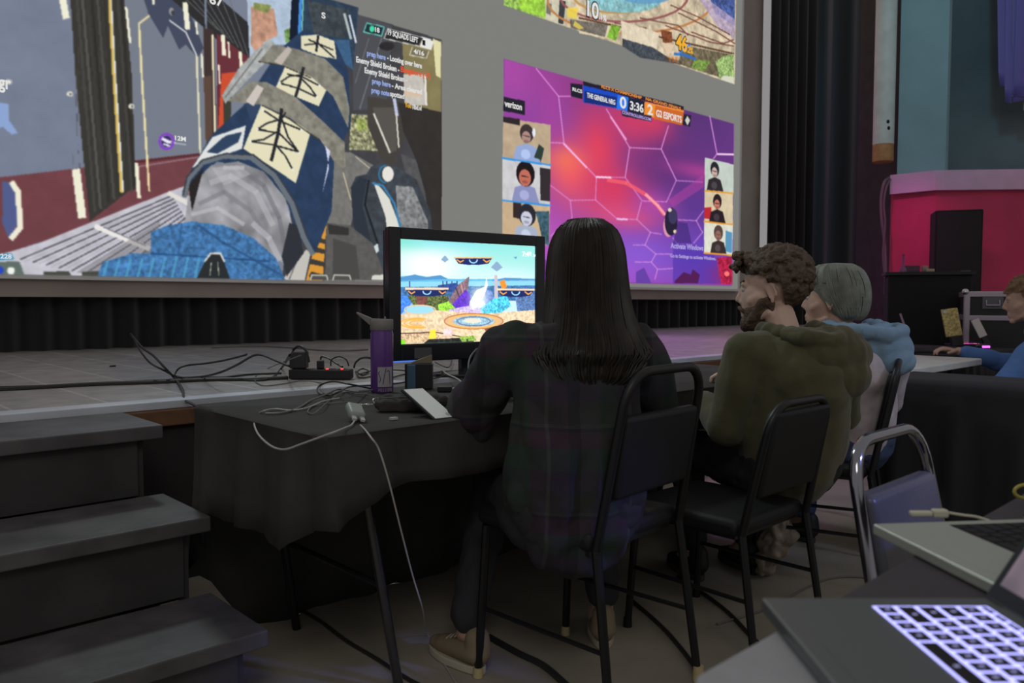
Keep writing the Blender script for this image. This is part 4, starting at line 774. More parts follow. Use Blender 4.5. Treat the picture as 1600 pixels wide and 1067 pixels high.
def base(**k):
    J = dict(hip=(0, -.02, .50), chest=(0, -.05, .80), neck=(0, -.03, .99), head=(0, .02, 1.13), shl=(-.17, -.04, .93), shr=(.17, -.04, .93), ell=(-.25, .05, .70), elr=(.25, .05, .70), wrl=(-.14, .28, .72), wrr=(.14, .28, .72),
             knl=(-.13, .42, .50), knr=(.13, .42, .50), anl=(-.12, .38, .10), anr=(.12, .38, .10)); J.update(k); return J
def strands(H, mb, ring, n, r, seed, zmin=0):
    rg = random.Random(seed)
# ---- long haired person in plaid
def plaid():
    m = mat('plaid_flannel', (.05, .05, .05), .95, bump=.2, bscale=50); nt = m.node_tree; b = nt.nodes['Principled BSDF']; L = nt.links
    tc = nt.nodes.new('ShaderNodeTexCoord'); sp = nt.nodes.new('ShaderNodeSeparateXYZ'); L.new(tc.outputs['Object'], sp.inputs[0])
    def band(sock, off, scale, ramp):
        a = nt.nodes.new('ShaderNodeMath'); a.operation = 'MULTIPLY_ADD'; a.inputs[1].default_value = scale; a.inputs[2].default_value = off; L.new(sock, a.inputs[0])
        f = nt.nodes.new('ShaderNodeMath'); f.operation = 'FRACT'; L.new(a.outputs[0], f.inputs[0]); r = nt.nodes.new('ShaderNodeValToRGB'); r.color_ramp.interpolation = 'CONSTANT'
        e = r.color_ramp.elements; e[0].position = 0; e[0].color = (*ramp[0][1], 1); e[1].position = ramp[1][0]; e[1].color = (*ramp[1][1], 1)
        for p_, c_ in ramp[2:]: k = e.new(p_); k.color = (*c_, 1)
        L.new(f.outputs[0], r.inputs[0]); return r.outputs[0]
    A1 = band(sp.outputs[0], .1, 4.6, [(0, (.035, .034, .040)), (.22, (.022, .040, .028)), (.46, (.034, .022, .036)), (.62, (.06, .06, .06)), (.66, (.030, .018, .032)), (.86, (.012, .012, .018))])
    A2 = band(sp.outputs[2], .3, 4.6, [(0, (.034, .03, .045)), (.25, (.024, .044, .034)), (.5, (.046, .024, .036)), (.68, (.018, .018, .03)), (.72, (.05, .05, .05)), (.76, (.03, .036, .03))])
    mx = nt.nodes.new('ShaderNodeMix'); mx.data_type = 'RGBA'; mx.inputs['Factor'].default_value = .5; L.new(A1, mx.inputs[6]); L.new(A2, mx.inputs[7]); L.new(mx.outputs[2], b.inputs['Base Color']); return m
J = base(hip=(0, -.04, .50), chest=(0.01, -.06, .80), neck=(0.03, -.01, .985), head=(.045, .04, 1.14), shl=(-.175, -.03, .93), shr=(.175, -.03, .915), ell=(-.27, .14, .71), elr=(.27, .08, .70), wrl=(-.17, .36, .765), wrr=(.10, .30, .76), knl=(-.15, .40, .50), knr=(.16, .42, .50), anl=(-.26, .17, .11), anr=(.17, .28, .11), hyaw=4)
root, H, P = sitting('person seen from behind with long dark hair and dark plaid jacket, facing the television', 1.57, 1.44, 34, J, None, mat('dark_jeans', (.03, .03, .036), .9))
jm = MB(); jm.cap((0, -.05, .575), .20, (0, -.07, .66), .185, .74, (1, 0, 0)); jm.cap((0, -.07, .66), .185, (0, -.055, .86), .165, .72, (1, 0, 0)); jm.cap((0, -.055, .86), .16, (0, -.02, .95), .10, .8, (1, 0, 0)); jm.cap((0, -.07, .50), .165, (0, -.06, .58), .195, .74, (1, 0, 0))
for q in 'lr':
    jm.cap(P['neck'] - Vector((0, .0, .05)), .07, P['sh' + q], .072); jm.cap(P['sh' + q], .074, P['el' + q], .072); jm.cap(P['el' + q], .072, P['wr' + q] - (P['wr' + q] - P['el' + q]) * .12, .048)
jm.tube([(.1 * math.cos(R(a)) * .8, .0 - .02 + .085 * math.sin(R(a)), .985 + .012 * math.cos(R(a))) for a in range(0, 360, 20)], .022, 8, True)
jk = remesh(jm, 'plaid_jacket', plaid(), root, .008, 5, wrinkle(.016, 9, 1))
def hair_shell(rings, n=96, groove=.004, gf=14, seed=0, k=10):
    P0 = spline([(r[0], r[1], r[2]) for r in rings], k); P1 = spline([(r[3], r[4], 0) for r in rings], k); v = []; f = []
    for i, (a, b) in enumerate(zip(P0, P1)):
        for j in range(n):
            t = 2 * math.pi * j / n; g = 1 + (groove / .1) * (mn.noise(Vector((math.cos(t) * gf, math.sin(t) * gf, i * .035 + seed))) + .5 * mn.noise(Vector((math.cos(t) * gf * 2.6, math.sin(t) * gf * 2.6, i * .02))))
            v.append((a.x + b.x * g * math.cos(t), a.y + b.y * g * math.sin(t), a.z))
    m_ = len(P0)
    for i in range(m_ - 1):
        for j in range(n): f.append((i * n + j, i * n + (j + 1) % n, (i + 1) * n + (j + 1) % n, (i + 1) * n + j))
    f.append(tuple(range(n))); f.append(tuple((m_ - 1) * n + j for j in range(n))); return v, f
M_hair = mat('dark_brown_hair', (.022, .017, .013), .5, var=.3, scale=30, spec=.35)
rings = [(0, -.01, .137, .012, .012), (0, -.012, .132, .05, .058), (0, -.016, .105, .084, .096), (0, -.022, .055, .104, .114), (0, -.03, -.01, .112, .118), (0, -.045, -.08, .118, .114), (0, -.07, -.14, .130, .112), (0, -.105, -.19, .150, .105), (-.005, -.145, -.215, .15, .085), (-.01, -.165, -.24, .135, .06), (-.01, -.18, -.27, .115, .045), (-.01, -.188, -.30, .07, .02)]
rings = [(a, b, c * 1.0, d_ * .93, e_) for a, b, c, d_, e_ in rings]
hv, hf = hair_shell(rings, 110, .005, 13, 3); mb = MB(); mb.add([H @ Vector(p) for p in hv], hf)
rg = random.Random(4)
for k in range(230):
    t = rg.uniform(math.pi * 1.0, math.pi * 2.0) if k % 4 else rg.uniform(math.pi * .85, math.pi * 2.15); pts = []; sw = rg.uniform(-.02, .02); L = rg.randint(8, len(rings) - 1)
    for i, r in enumerate(rings[1:L + 1]):
        o = 1.02 + .02 * rg.random() + (.10 * rg.random() if i > 6 else 0); tt = t + sw * i
        pts.append(H @ Vector((r[0] + r[3] * o * math.cos(tt), r[1] + r[4] * o * math.sin(tt), r[2] - .006 * rg.random())))
    mb.tube(spline(pts, 3), [.0022] * (len(pts) * 3 - 3) + [.0007], 4)
for k in range(26):   # locks over the left shoulder
    x = rg.uniform(-.10, -.15); mb.tube(spline([H @ Vector((-.09, -.03 + rg.uniform(-.05, .05), -.10)), H @ Vector((x, -.03 + rg.uniform(-.05, .03), -.17)), H @ Vector((x - rg.uniform(.02, .06), .0 + rg.uniform(-.06, .03), -.20)), H @ Vector((x - rg.uniform(.03, .10), .02 + rg.uniform(-.05, .03), -.225 - rg.uniform(0, .03)))], 4), .002, 4)
mb.build('long_hair', M_hair, root, auto=80)
M_shoe = mat('tan_canvas', (.24, .19, .12), .8); M_sole = mat('white_rubber', (.5, .46, .36), .6)
Mi = (Matrix.Translation(root.location) @ Matrix.Rotation(root.rotation_euler.z, 4, 'Z')).inverted()
shoe(root, (P['anl'].x, P['anl'].y + .0, 0), -34, M_shoe, M_sole); shoe(root, (P['anr'].x, P['anr'].y + .0, 0), 12, M_shoe, M_sole)

# ---- curly haired man in olive hoodie
M_curl = mat('curly_brown_hair', (.095, .065, .045), .65, var=.35, scale=60, bump=.5, bscale=120); M_beard = mat('beard_hair', (.10, .065, .042), .8, var=.4, scale=90, bump=.5, bscale=160)
J = base(hip=(0, -.02, .49), chest=(0, -.07, .75), neck=(.0, -.005, .945), head=(-.01, .075, 1.093), shl=(-.185, -.03, .885), shr=(.18, -.06, .885), ell=(-.235, .0, .64), elr=(.27, .04, .66), wrl=(-.17, .25, .70), wrr=(.06, .30, .76), hyaw=-42, hs=1.09, hpitch=-3)
root, H, P = sitting('man with curly brown hair and beard in an olive green hoodie, seen in profile', 2.53, 1.33, 24, J, None, mat('black_trousers', (.02, .02, .022), .9), M_skin2)
def hoodie(root, P, m, name='hoodie', w=1.0, hood_m=None, hood=True, hc=(0, -.11, .93), seed=2, lowz=.57, amp=.015, hs=1.0):
    jm = MB(); c = P['chest']; h = P['hip']; nk = P['neck']
    jm.cap((h.x, h.y - .01, lowz), .175 * w, (h.x * .5, h.y - .02, .60), .185 * w, .76, (1, 0, 0)); jm.cap((h.x * .5, h.y - .02, .60), .185 * w, c + Vector((0, .0, .05)), .165 * w, .78, (1, 0, 0)); jm.cap(c + Vector((0, 0, .05)), .165 * w, nk - Vector((0, 0, .06)), .095, .85, (1, 0, 0))
    for q in 'lr':
        jm.cap(nk - Vector((0, 0, .045)), .068, P['sh' + q], .074); jm.cap(P['sh' + q], .076, P['el' + q], .064); jm.cap(P['el' + q], .066, P['wr' + q] - (P['wr' + q] - P['el' + q]) * .1, .045)
    fold = wrinkle(amp * .6, 7, seed)
    def cloth(c, n):   # slanting pull folds from the shoulders plus soft lumps
        q = c.z * 26 + c.x * 20 * (1 if c.x > 0 else -1) + 3 * mn.noise(c * 5); return fold(c, n) + amp * .28 * max(-.3, math.sin(q)) * (.5 + mn.noise(c * 6 + Vector((seed, 0, 0))))
    o = remesh(jm, name, m, root, .008, 5, cloth)
    if hood:
        hm = MB(); x, y, z = hc
        for k in range(11):   # fabric roll round the neck falling into a folded hood behind
            a = R(-20 + k * 22); hm.ell((x + .105 * math.cos(a), y + .075 - .10 * math.sin(a), z + .03 - .012 * math.sin(a)), (.034, .034, .03), n=12, m=8)
        hm.ell((x + .04 * hs, y - .05, z - .045), (.13 * hs, .065 * hs, .085 * hs), n=18, m=12); hm.ell((x + .06 * hs, y - .07, z - .10 * hs), (.10 * hs, .055 * hs, .065 * hs), n=18, m=12); hm.tube([(x - .11, y, z + .02), (x - .09, y - .07, z + .02), (x, y - .1, z + .005), (x + .09, y - .07, z + .02), (x + .11, y, z + .02)], .028, 10)
        remesh(hm, 'hood', hood_m or m, root, .006, 4, wrinkle(.008, 13, seed + 5))
    return o
M_olive = mat('olive_fleece', (.078, .074, .036), .95, var=.18, scale=10, bump=.15, bscale=40, sheen=.2)
hoodie(root, P, M_olive, 'olive_hoodie', 1.06, None, True, (0.02, -.09, .925), 2, lowz=.54, hs=1.15)
s = 1.09
def curls(H, s, m, root, seed, rad, n, name, test, centers=((0, -.02, .045), (.082, .102, .092))):
    mb = MB(); rg = random.Random(seed); c0, r0 = centers; mb.ell(H @ (Vector(c0) * s), tuple(q * s * .99 for q in r0), H.to_3x3().normalized(), n=24, m=16)
    k = 0; tries = 0
    while k < n and tries < 9000:
        tries += 1; d = Vector((rg.gauss(0, 1), rg.gauss(0, 1), rg.gauss(0, 1))).normalized(); p = Vector((c0[i] + r0[i] * d[i] * 1.04 for i in range(3)))
        if not test(p): continue
        rr = rg.uniform(*rad); mb.ell(H @ (p * s), (rr * s,) * 3, None, n=8, m=6); k += 1
    return mb, rg
tst = lambda p: (p.z > .035 + max(0, p.y) * .55 or p.y < -.02) and p.z > -.10 and not (p.y > -.035 and p.z < .03)
mb, rg = curls(H, s, M_curl, root, 5, (.0065, .0125), 620, 'curly_hair', tst)
for k in range(60): mb.ell(H @ (Vector((rg.uniform(-.05, .05), .075 + rg.uniform(-.03, .035), .095 + rg.uniform(-.025, .03))) * s), rg.uniform(.008, .014) * s, None, n=8, m=6)
for k in range(14): mb.ell(H @ (Vector((rg.uniform(-.02, .02), .108 + rg.uniform(-.01, .014), .085 + rg.uniform(-.02, .02))) * s), rg.uniform(.007, .011) * s, None, n=8, m=6)
# keep the scalp shell off the face: shape by removing what lies in front of the forehead line
o = remesh(mb, 'curly_hair', M_curl, root, .0036, 1, wrinkle(.003, 110, 3))
bm = bmesh.new(); bm.from_mesh(o.data); Hi = H.inverted()
dl = [v for v in bm.verts if (lambda p: (p.y > .0 and p.z < .045 + p.y * .1) or (p.y > -.045 and p.z < .02) or p.z < -.115)(Hi @ v.co / s)]
bmesh.ops.delete(bm, geom=dl, context='VERTS'); bm.to_mesh(o.data); bm.free()
mb = MB(); rg = random.Random(11)
mb.ell(H @ (Vector((0, .050, -.100)) * s), tuple(q_ * s for q_ in (.053, .053, .036)), H.to_3x3().normalized(), n=18, m=12); mb.ell(H @ (Vector((0, .031, -.066)) * s), tuple(q_ * s for q_ in (.0655, .060, .044)), H.to_3x3().normalized(), n=18, m=12)
for k in range(420):
    a = rg.uniform(-1, 1); t = rg.uniform(0, 1); z = -.03 - .088 * t * (1 - .25 * abs(a)); y = .088 - .095 * abs(a) ** 1.7 - .012 * t; x = a * (.066 - .016 * t)
    if abs(x) < .022 and z > -.082: continue
    mb.ell(H @ (Vector((x, y, z)) * s), rg.uniform(.007, .012) * s, None, n=8, m=6)
for q in (-1, 1):
    mb.cap(H @ (Vector((q * .064, .02, -.035)) * s), .012 * s, H @ (Vector((q * .05, .05, -.085)) * s), .016 * s); mb.cap(H @ (Vector((q * .05, .05, -.085)) * s), .016 * s, H @ (Vector((0, .086, -.112)) * s), .018 * s)
    mb.cap(H @ (Vector((q * .004, .103, -.05)) * s), .007 * s, H @ (Vector((q * .026, .088, -.060)) * s), .007 * s)
remesh(mb, 'beard', M_beard, root, .0036, 1, wrinkle(.002, 130, 6))
mb = MB()
for q in (-1, 1): mb.cap(H @ (Vector((q * .012, .093, .03)) * s), .0035 * s, H @ (Vector((q * .042, .078, .034)) * s), .0035 * s)
mb.build('eyebrows', M_beard, root)
for q in 'lr': shoe(root, (P['an' + q].x, P['an' + q].y, 0), 0, mat('black_shoe', (.02, .02, .02), .6), mat('dark_sole', (.05, .05, .05), .6))

# ---- person in grey denim jacket with blue hood
J = base(hip=(0, -.02, .49), chest=(0, -.05, .75), neck=(.0, .0, .92), head=(-.015, .06, 1.062), shl=(-.175, -.02, .865), shr=(.175, -.04, .865), ell=(-.24, .12, .66), elr=(.25, .06, .66), wrl=(-.13, .32, .745), wrr=(.08, .32, .745), hyaw=-34, hs=1.04)
root, H, P = sitting('person with short ash blond hair in a grey denim jacket with a blue hood', 3.06, 1.37, 26, J, None, mat('blue_jeans', (.05, .07, .14), .9, var=.2, scale=30), M_skin)
M_denim = mat('grey_denim', (.50, .44, .46), .9, var=.16, scale=14, bump=.2, bscale=70)
hoodie(root, P, M_denim, 'denim_jacket', .98, mat('blue_fleece', (.20, .30, .40), .95, bump=.2, bscale=50), True, (.04, -.08, .925), 6, .57, .022, .92)
mb = MB(); mb.hexa([(-.10, .02, .93), (-.045, .06, .93), (-.045, .075, .925), (-.11, .035, .925)], [(-.095, .0, .965), (-.05, .04, .968), (-.05, .052, .965), (-.10, .012, .962)]); mb.build('pink_collar', mat('pale_pink_cloth', (.6, .42, .48), .8), root)
s = 1.04; mb = MB(); hm_ = mat('ash_blond_hair', (.20, .21, .17), .55, var=.25, scale=25, bump=.3, bscale=80)
rings = [(0, -.01, .138, .01, .01), (0, -.01, .132, .048, .058), (0, -.012, .108, .077, .092), (0, -.02, .062, .09, .106), (0, -.040, .01, .092, .092), (0, -.058, -.03, .088, .070), (0, -.068, -.06, .078, .048), (0, -.068, -.075, .055, .030)]
hv, hf = hair_shell([tuple(q * s for q in r) for r in rings], 90, .006, 10, 8); mb.add([H @ Vector(p) for p in hv], hf)
rg = random.Random(9)
for k in range(170):
    t = rg.uniform(math.pi * .95, math.pi * 2.05) if k % 3 else rg.uniform(0, 2 * math.pi); L = rg.randint(4, len(rings) - 1) if math.sin(t) < .1 else 3; sw = rg.uniform(-.05, .05)
    pts = [H @ (Vector((r[0] + r[3] * 1.03 * math.cos(t + sw * i), r[1] + r[4] * 1.03 * math.sin(t + sw * i), r[2])) * s) for i, r in enumerate(rings[1:L + 1])]
    if len(pts) > 1: mb.tube(spline(pts, 3), .0032, 4)
mb.build('short_hair', hm_, root, auto=80)
for q in 'lr': shoe(root, (P['an' + q].x, P['an' + q].y, 0), 0, MATS['black_shoe'], MATS['dark_sole'])

# ---- person in blue at the right edge
J = base(hip=(0, -.02, .50), chest=(0, .02, .78), neck=(0, .13, .95), head=(.07, .22, 1.065), shl=(-.2, .08, .90), shr=(.18, .08, .90), ell=(-.38, .26, .62), elr=(.26, .24, .68), wrl=(-.27, .42, .53), wrr=(.10, .54, .765), hyaw=-10, hpitch=-12)
root, H, P = sitting('person in a blue sweatshirt leaning over a table at the far right edge', 5.10, 1.06, -10, J, None, mat('dark_trousers', (.02, .02, .03), .9), M_skin)
hoodie(root, P, mat('blue_sweat', (.09, .19, .45), .9, bump=.2, bscale=40), 'blue_sweatshirt', 1.2, None, False, seed=8, amp=.02)
tst = lambda p: (p.z > .04 or p.y < -.0) and p.z > -.07
mb, rg = curls(H, 1, None, root, 15, (.007, .012), 200, 'hair', tst); o = remesh(mb, 'short_hair', mat('light_brown_hair', (.20, .12, .06), .6, var=.3, scale=60, bump=.4, bscale=100), root, .005, 2)
bm = bmesh.new(); bm.from_mesh(o.data); Hi = H.inverted(); dl = [v for v in bm.verts if (lambda p: (p.y > .02 and p.z < .05) or (p.y > -.03 and p.z < .015) or p.z < -.08)(Hi @ v.co)]; bmesh.ops.delete(bm, geom=dl, context='VERTS'); bm.to_mesh(o.data); bm.free()
for q in 'lr': shoe(root, (P['an' + q].x, P['an' + q].y, 0), 0, MATS['black_shoe'], MATS['dark_sole'])
# ------------------------------------------------------------------ things on the cloth covered table
TT = TZ + .003
def lathe_obj(name, prof, m, parent, n=28, **k): return MB().lathe(prof, (0, 0, 0), n).build(name, m, parent, **k)
b = atZ(597, 612, TT); bt = thing('water_bottle', 'tall purple water bottle with grey spout lid and white logo on the cloth table', 'bottle', (b.x, b.y, TT), YAW * -1)
M_pur = mat('purple_bottle', (.12, .045, .24), .3, spec=.5); M_lid = mat('lid_grey', (.22, .21, .20), .5)
lathe_obj('body', [(.036, 0), (.0385, .004), (.0385, .20), (.036, .207), (.0365, .214)], M_pur, bt, 36)
lathe_obj('lid', [(.037, .212), (.039, .215), (.039, .244), (.036, .248)], M_lid, bt, 36)
sp = MB(); sp.hexa([(-.038, -.012, .226), (.038, -.014, .240), (.038, .014, .240), (-.038, .012, .226)], [(-.034, -.012, .252), (.038, -.014, .249), (.038, .014, .249), (-.034, .012, .252)])
sp.hexa([(-.038, -.011, .228), (-.038, .011, .228), (-.034, .012, .253), (-.034, -.012, .253)], [(-.086, -.009, .270), (-.086, .009, .270), (-.084, .008, .274), (-.084, -.008, .274)])
sp.build('drinking_spout', M_lid, bt, bev=.002, smooth=False)
MB().cap((.012, 0, .248), .004, (.012, 0, .256), .003).build('button', M_lid, bt)
def curved(name, m, a0, a1, z0, z1, r=.0391, off=0):
    mb = MB(); n = 12; v = []; f = []
    for i in range(n + 1):
        a = R(a0 + (a1 - a0) * i / n)
        for rr, z in ((r, z0), (r, z1), (r + .0006, z1), (r + .0006, z0)): v.append((rr * math.cos(a), rr * math.sin(a), z))
    for i in range(n):
        for k in range(4): f.append((4 * i + k, 4 * i + (k + 1) % 4, 4 * i + 4 + (k + 1) % 4, 4 * i + 4 + k))
    f += [(0, 1, 2, 3), (4 * n + 3, 4 * n + 2, 4 * n + 1, 4 * n)]; mb.add(v, f); return mb.build(name, m, bt)
curved('logo_square', mat('logo_white', (.36, .34, .36), .5), 258, 338, .02, .088)
def arc_mark(pts):   # pts in (angle, z)
    return [(.0400 * math.cos(R(a)), .0400 * math.sin(R(a)), z) for a, z in pts]
lm = MB()
for P_ in ([(268, .074), (263, .068), (266, .06), (272, .050), (270, .04), (264, .036)], [(284, .03), (290, .055), (300, .084)], [(303, .072), (312, .076), (318, .068), (320, .03)]): lm.tube(spline(arc_mark(P_), 4), .0011, 5)
lm.build('logo_stroke', mat('logo_ink', (.03, .015, .06), .5), bt)
lt = MB()
rgm = random.Random(2)
for k in range(7):
    a = 262 + k * 10.5; st_ = [[(a, .004), (a, .015), (a + 6, .015), (a + 6, .009), (a, .009)], [(a, .015), (a, .004), (a + 6, .004), (a + 6, .015), (a, .015)], [(a + 6, .015), (a, .012), (a + 6, .007), (a, .004)]][(0, 1, 2, 2, 1, 0, 1)[k] if k else 0]; lt.tube(arc_mark(st_), .0009, 4)
lt.build('lettering', MATS['logo_white'], bt)
# black dock box with blue strip
b = atZ(655, 607, TT); D_ = (b - CAM).length; bx = thing('deck_box', 'small black box with a blue band standing behind the tilted phone', 'box', (b.x, b.y, TT), -YAW)
hb = 41 / FPX * 2.75
MB().box((0, .0, hb / 2), (.096, .05, hb)).build('case', M_matt, bx, bev=.003, smooth=False)
MB().box((-.024, -.028, hb / 2 - .003), (.030, .008, hb)).build('blue_band', mat('band_blue', (.06, .12, .19), .5), bx, bev=.003, smooth=False)
MB().hexa([(-.03, .0, hb + .001), (.045, .0, hb + .001), (.045, .02, hb + .001), (-.03, .02, hb + .001)], [(-.028, .006, hb + .004), (.045, .006, hb + .030), (.045, .016, hb + .030), (-.028, .016, hb + .004)]).build('raised_flap', mat('flap_tan', (.16, .13, .08), .6), bx, smooth=False)
# soft pouch with the phone leaning on it
b = atZ(645, 643, TT); pc = thing('pouch', 'soft black zip pouch lying under the tilted phone', 'pouch', (b.x, b.y, TT), -YAW)
mb = MB(); mb.cap((-.085, .05, .022), .022, (.08, .03, .024), .024, 1); mb.cap((-.09, .0, .018), .018, (.06, -.01, .02), .02); mb.box((-.01, .02, .016), (.17, .08, .03)); remesh(mb, 'soft_body', mat('pouch_nylon', (.035, .033, .031), .8, bump=.3, bscale=30), pc, .004, 6, wrinkle(.005, 25, 4))
MB().tube(spline([(-.09, .0, .038), (-.03, -.006, .042), (.05, -.008, .041)], 5), .0015, 5).build('zip', mat('zip_grey', (.12, .12, .12), .3, .6), pc)
def pquad(a, b_, c_, d_): return [atD(*q_) for q_ in (a, b_, c_, d_)]
A_, B_, C_, D2 = pquad((632, 609, 2.20), (662, 607, 2.25), (708, 649, 2.14), (680, 656, 2.10))
U_ = (B_ - A_).normalized(); V_ = (A_ - D2); V_ = (V_ - U_ * V_.dot(U_)).normalized(); N_ = U_.cross(V_); wd, lg = .068, .145
ctr = (A_ + B_ + C_ + D2) / 4; PM = Matrix.Translation(ctr) @ Matrix((U_, V_, N_)).transposed().to_4x4()
ph = thing('smartphone', 'white screened smartphone leaning at a slant on the black pouch', 'phone', ctr); ph.matrix_world = PM; wd = (B_ - A_).length; lg = ((A_ - D2).length + (B_ - C_).length) / 2
MB().box((0, 0, -.005), (wd + .006, lg + .006, .009)).build('phone_body', M_gloss, ph, bev=.003, smooth=False)
MB().box((0, 0, .0003), (wd - .002, lg - .008, .0012)).build('phone_screen', mat('phone_white', (.42, .44, .43), .25, emit=(.30, .33, .32), estr=.42), ph, smooth=False)
MB().lathe([(.007, 0), (.0075, .0015), (.004, .002)], (wd / 2 - .016, -lg / 2 + .016, .0008), 16).build('home_button', mat('button_white', (.5, .52, .5), .3), ph)
# charging hub
M_hub = mat('hub_grey', (.27, .31, .28), .45)
A_, B_ = atD(549, 632, 2.13), atD(562, 664, 2.03); A_.z = max(A_.z, TT + .03); ax = (B_ - A_); ax.normalize(); ctr = (A_ + B_) / 2; ctr.z = TT + .024
sd = rgt * .93 + Vector((0, 0, -.35)); hb_ = thing('power_bank', 'small grey power bank with two white cables plugged into its lower end', 'power bank', ctr)
sd = (sd - ax * sd.dot(ax)).normalized(); up_ = ax.cross(sd); HMx = Matrix.Translation(ctr) @ Matrix((sd, ax, up_)).transposed().to_4x4(); hb_.matrix_world = HMx
MB().box((0, 0, 0), (.044, .066, .024)).build('housing', M_hub, hb_, bev=.009, smooth=True, auto=80)
for q_ in (-1, 1): MB().box((q_ * .011, .041, 0), (.012, .018, .008)).build('usb_plug', mat('plug_white', (.5, .5, .5), .4), hb_, bev=.002, smooth=False)
MB().box((0, -.036, 0), (.012, .01, .006)).build('cable_plug', MATS['plug_white'], hb_, bev=.002, smooth=False)
M_wcab = mat('cable_white', (.42, .41, .39), .5); M_bcab = mat('cable_black', (.03, .029, .028), .45); M_gcab = mat('cable_grey', (.16, .15, .14), .5)
def cable(label, pts, r, m, name='cable', group=None, end=None):
    P_ = []
    for p in pts:
        if len(p) == 3 and p[2] < 1.4 and p[2] >= 0: P_.append(atZ(*p))
        elif len(p) == 3: P_.append(atD(*p))
        else: P_.append(Vector(p[:3]))
    o = MB().tube(spline(P_, 7), r, 6).build(name, m)
    if end:
        a, b_ = P_[-1], P_[-2]; d_ = (a - b_).normalized(); MB().cap(a, r * 2.2, a + d_ * .03, r * 2.0).build('plug', m, o)
    return put(o, None, label, 'cable', group)
zt_ = TT + .0035
def pp_(px, py, dz=0): return (px, py, zt_ + dz)
cable('pale cable looping off the left table end from the power bank', [(554, 657, 2.03), pp_(549, 664, .002), pp_(540, 668, .003), (525, 674, 1.79), (500, 683, 1.80), (470, 694, 1.84), (445, 702, 1.88), (424, 697, 1.94), (404, 679, 2.02), (397, 660, 2.12), (402, 648, 2.25), pp_(412, 642, .004), pp_(430, 639), pp_(455, 641), pp_(480, 637), pp_(505, 627), pp_(530, 622)], .0024, M_wcab)
cable('thin pale cable hanging from the power bank down to the floor', [(563, 664, 2.02), (570, 671, 1.93), (580, 684, 1.86), (592, 702, 1.87), (607, 750, 1.89), (627, 830, 1.96), (645, 900, 2.06), (660, 950, 2.15), (668, 990, .01), (690, 1030, .004), (712, 1066, .004), (720, 1080, .004)], .0022, M_wcab)
cable('dark cable coil tangled on the table left of the bottle', [pp_(598, 612), pp_(575, 606, .01), (545, 600, .80), (520, 596, .79), (500, 602, .77), pp_(496, 612, .01), pp_(510, 618), pp_(530, 612, .01), pp_(548, 604), pp_(580, 602)], .003, M_bcab)
cable('dark cable sweeping across the cloth from the coil towards the loop', [pp_(600, 606), pp_(560, 612, .01), pp_(530, 608), pp_(505, 618, .01), pp_(485, 626), pp_(465, 638), pp_(440, 645), pp_(415, 646)], .003, M_gcab)
cable('thin black cord twisted behind the power bank', [pp_(590, 622), pp_(575, 616, .012), pp_(556, 616), pp_(540, 612, .015), pp_(520, 622), pp_(505, 634, .01), pp_(490, 646), pp_(481, 643), pp_(490, 634), pp_(520, 630), pp_(545, 628)], .0018, M_gcab)
cable('pale usb cable dropping from the stage onto the table', [(470, 555, 3.2), (420, 575, SH + .004), (398, 590, SH + .004), (410, 602, SH + .004), (440, 600, SH + .004), (470, 595, SH + .004), (500, 598, SH + .006), (502, 600, 2.9), (500, 607, 2.75), pp_(508, 615, .01), pp_(520, 618)], .0026, M_gcab)
cable('grey cable running from behind the box to the long haired person', [(690, 578, SH + .006), (700, 585, 2.9), (715, 592, 2.7), (728, 603, 2.45), (738, 608, 2.3)], .0026, M_wcab, end=True)
cable('black cable arching beside the television foot to the person', [(745, 545, 2.9), (736, 556, 2.75), (732, 570, 2.6), (733, 590, 2.5), (728, 600, 2.4)], .003, M_bcab)
for i, (a, b_, c_, d_) in enumerate([((612, 590), (640, 584), (668, 592), (690, 588)), ((612, 600), (636, 596), (660, 586), (690, 580)), ((560, 585), (590, 578), (640, 580), (672, 596)), ((680, 566), (700, 574), (706, 562), (700, 556))]):
    cable(['black cable lying behind the bottle', 'black cable crossing between bottle and box', 'long black cable from the power strip to the television', 'thin black cable curling under the television foot'][i], [(*q_, SH + .006 + .004 * i) for q_ in (a, b_, c_, d_)], .0035, M_bcab)
# key ring with chain
b = atZ(592, 634, TT); kr = thing('key_ring', 'steel key ring with a short chain lying right of the power bank', 'key ring', (b.x, b.y, TT)); M_steel = mat('steel', (.5, .5, .48), .25, 1)
MB().tube([(.016 * math.cos(R(a)), .004 + .016 * math.sin(R(a)) * .8, .012 + .010 * math.sin(R(a))) for a in range(0, 360, 20)], .0014, 6, True).build('ring', M_steel, kr)
for k in range(7): MB().tube([(-.022 - k * .0085 + .004 * math.cos(R(a)), .006 + k * .006 + .003 * math.sin(R(a)), .006 + (.002 * math.sin(R(a)) if k % 2 else .0)) for a in range(0, 360, 45)], .0011, 5, True).build('chain_link', M_steel, kr)
o = MB().box((0, 0, .004), (.02, .012, .006)).build('memory_card', mat('pale_card', (.5, .5, .46), .5)); p_ = atZ(615, 656, TT); o.location = p_; put(o, None, 'tiny pale card lying on the cloth in front of the pouch', 'card')
# game controller cable plugs near the sleeve
p_ = atZ(695, 612, TT); o = thing('cable_adapter', 'small black adapter with a pale plug lying right of the box', 'adapter', (p_.x, p_.y, TT), -YAW); MB().box((0, 0, .010), (.05, .03, .018)).build('adapter_body', M_matt, o, bev=.003, smooth=False); MB().box((.04, 0, .010), (.03, .012, .008)).build('adapter_plug', MATS['plug_white'], o, bev=.002, smooth=False)
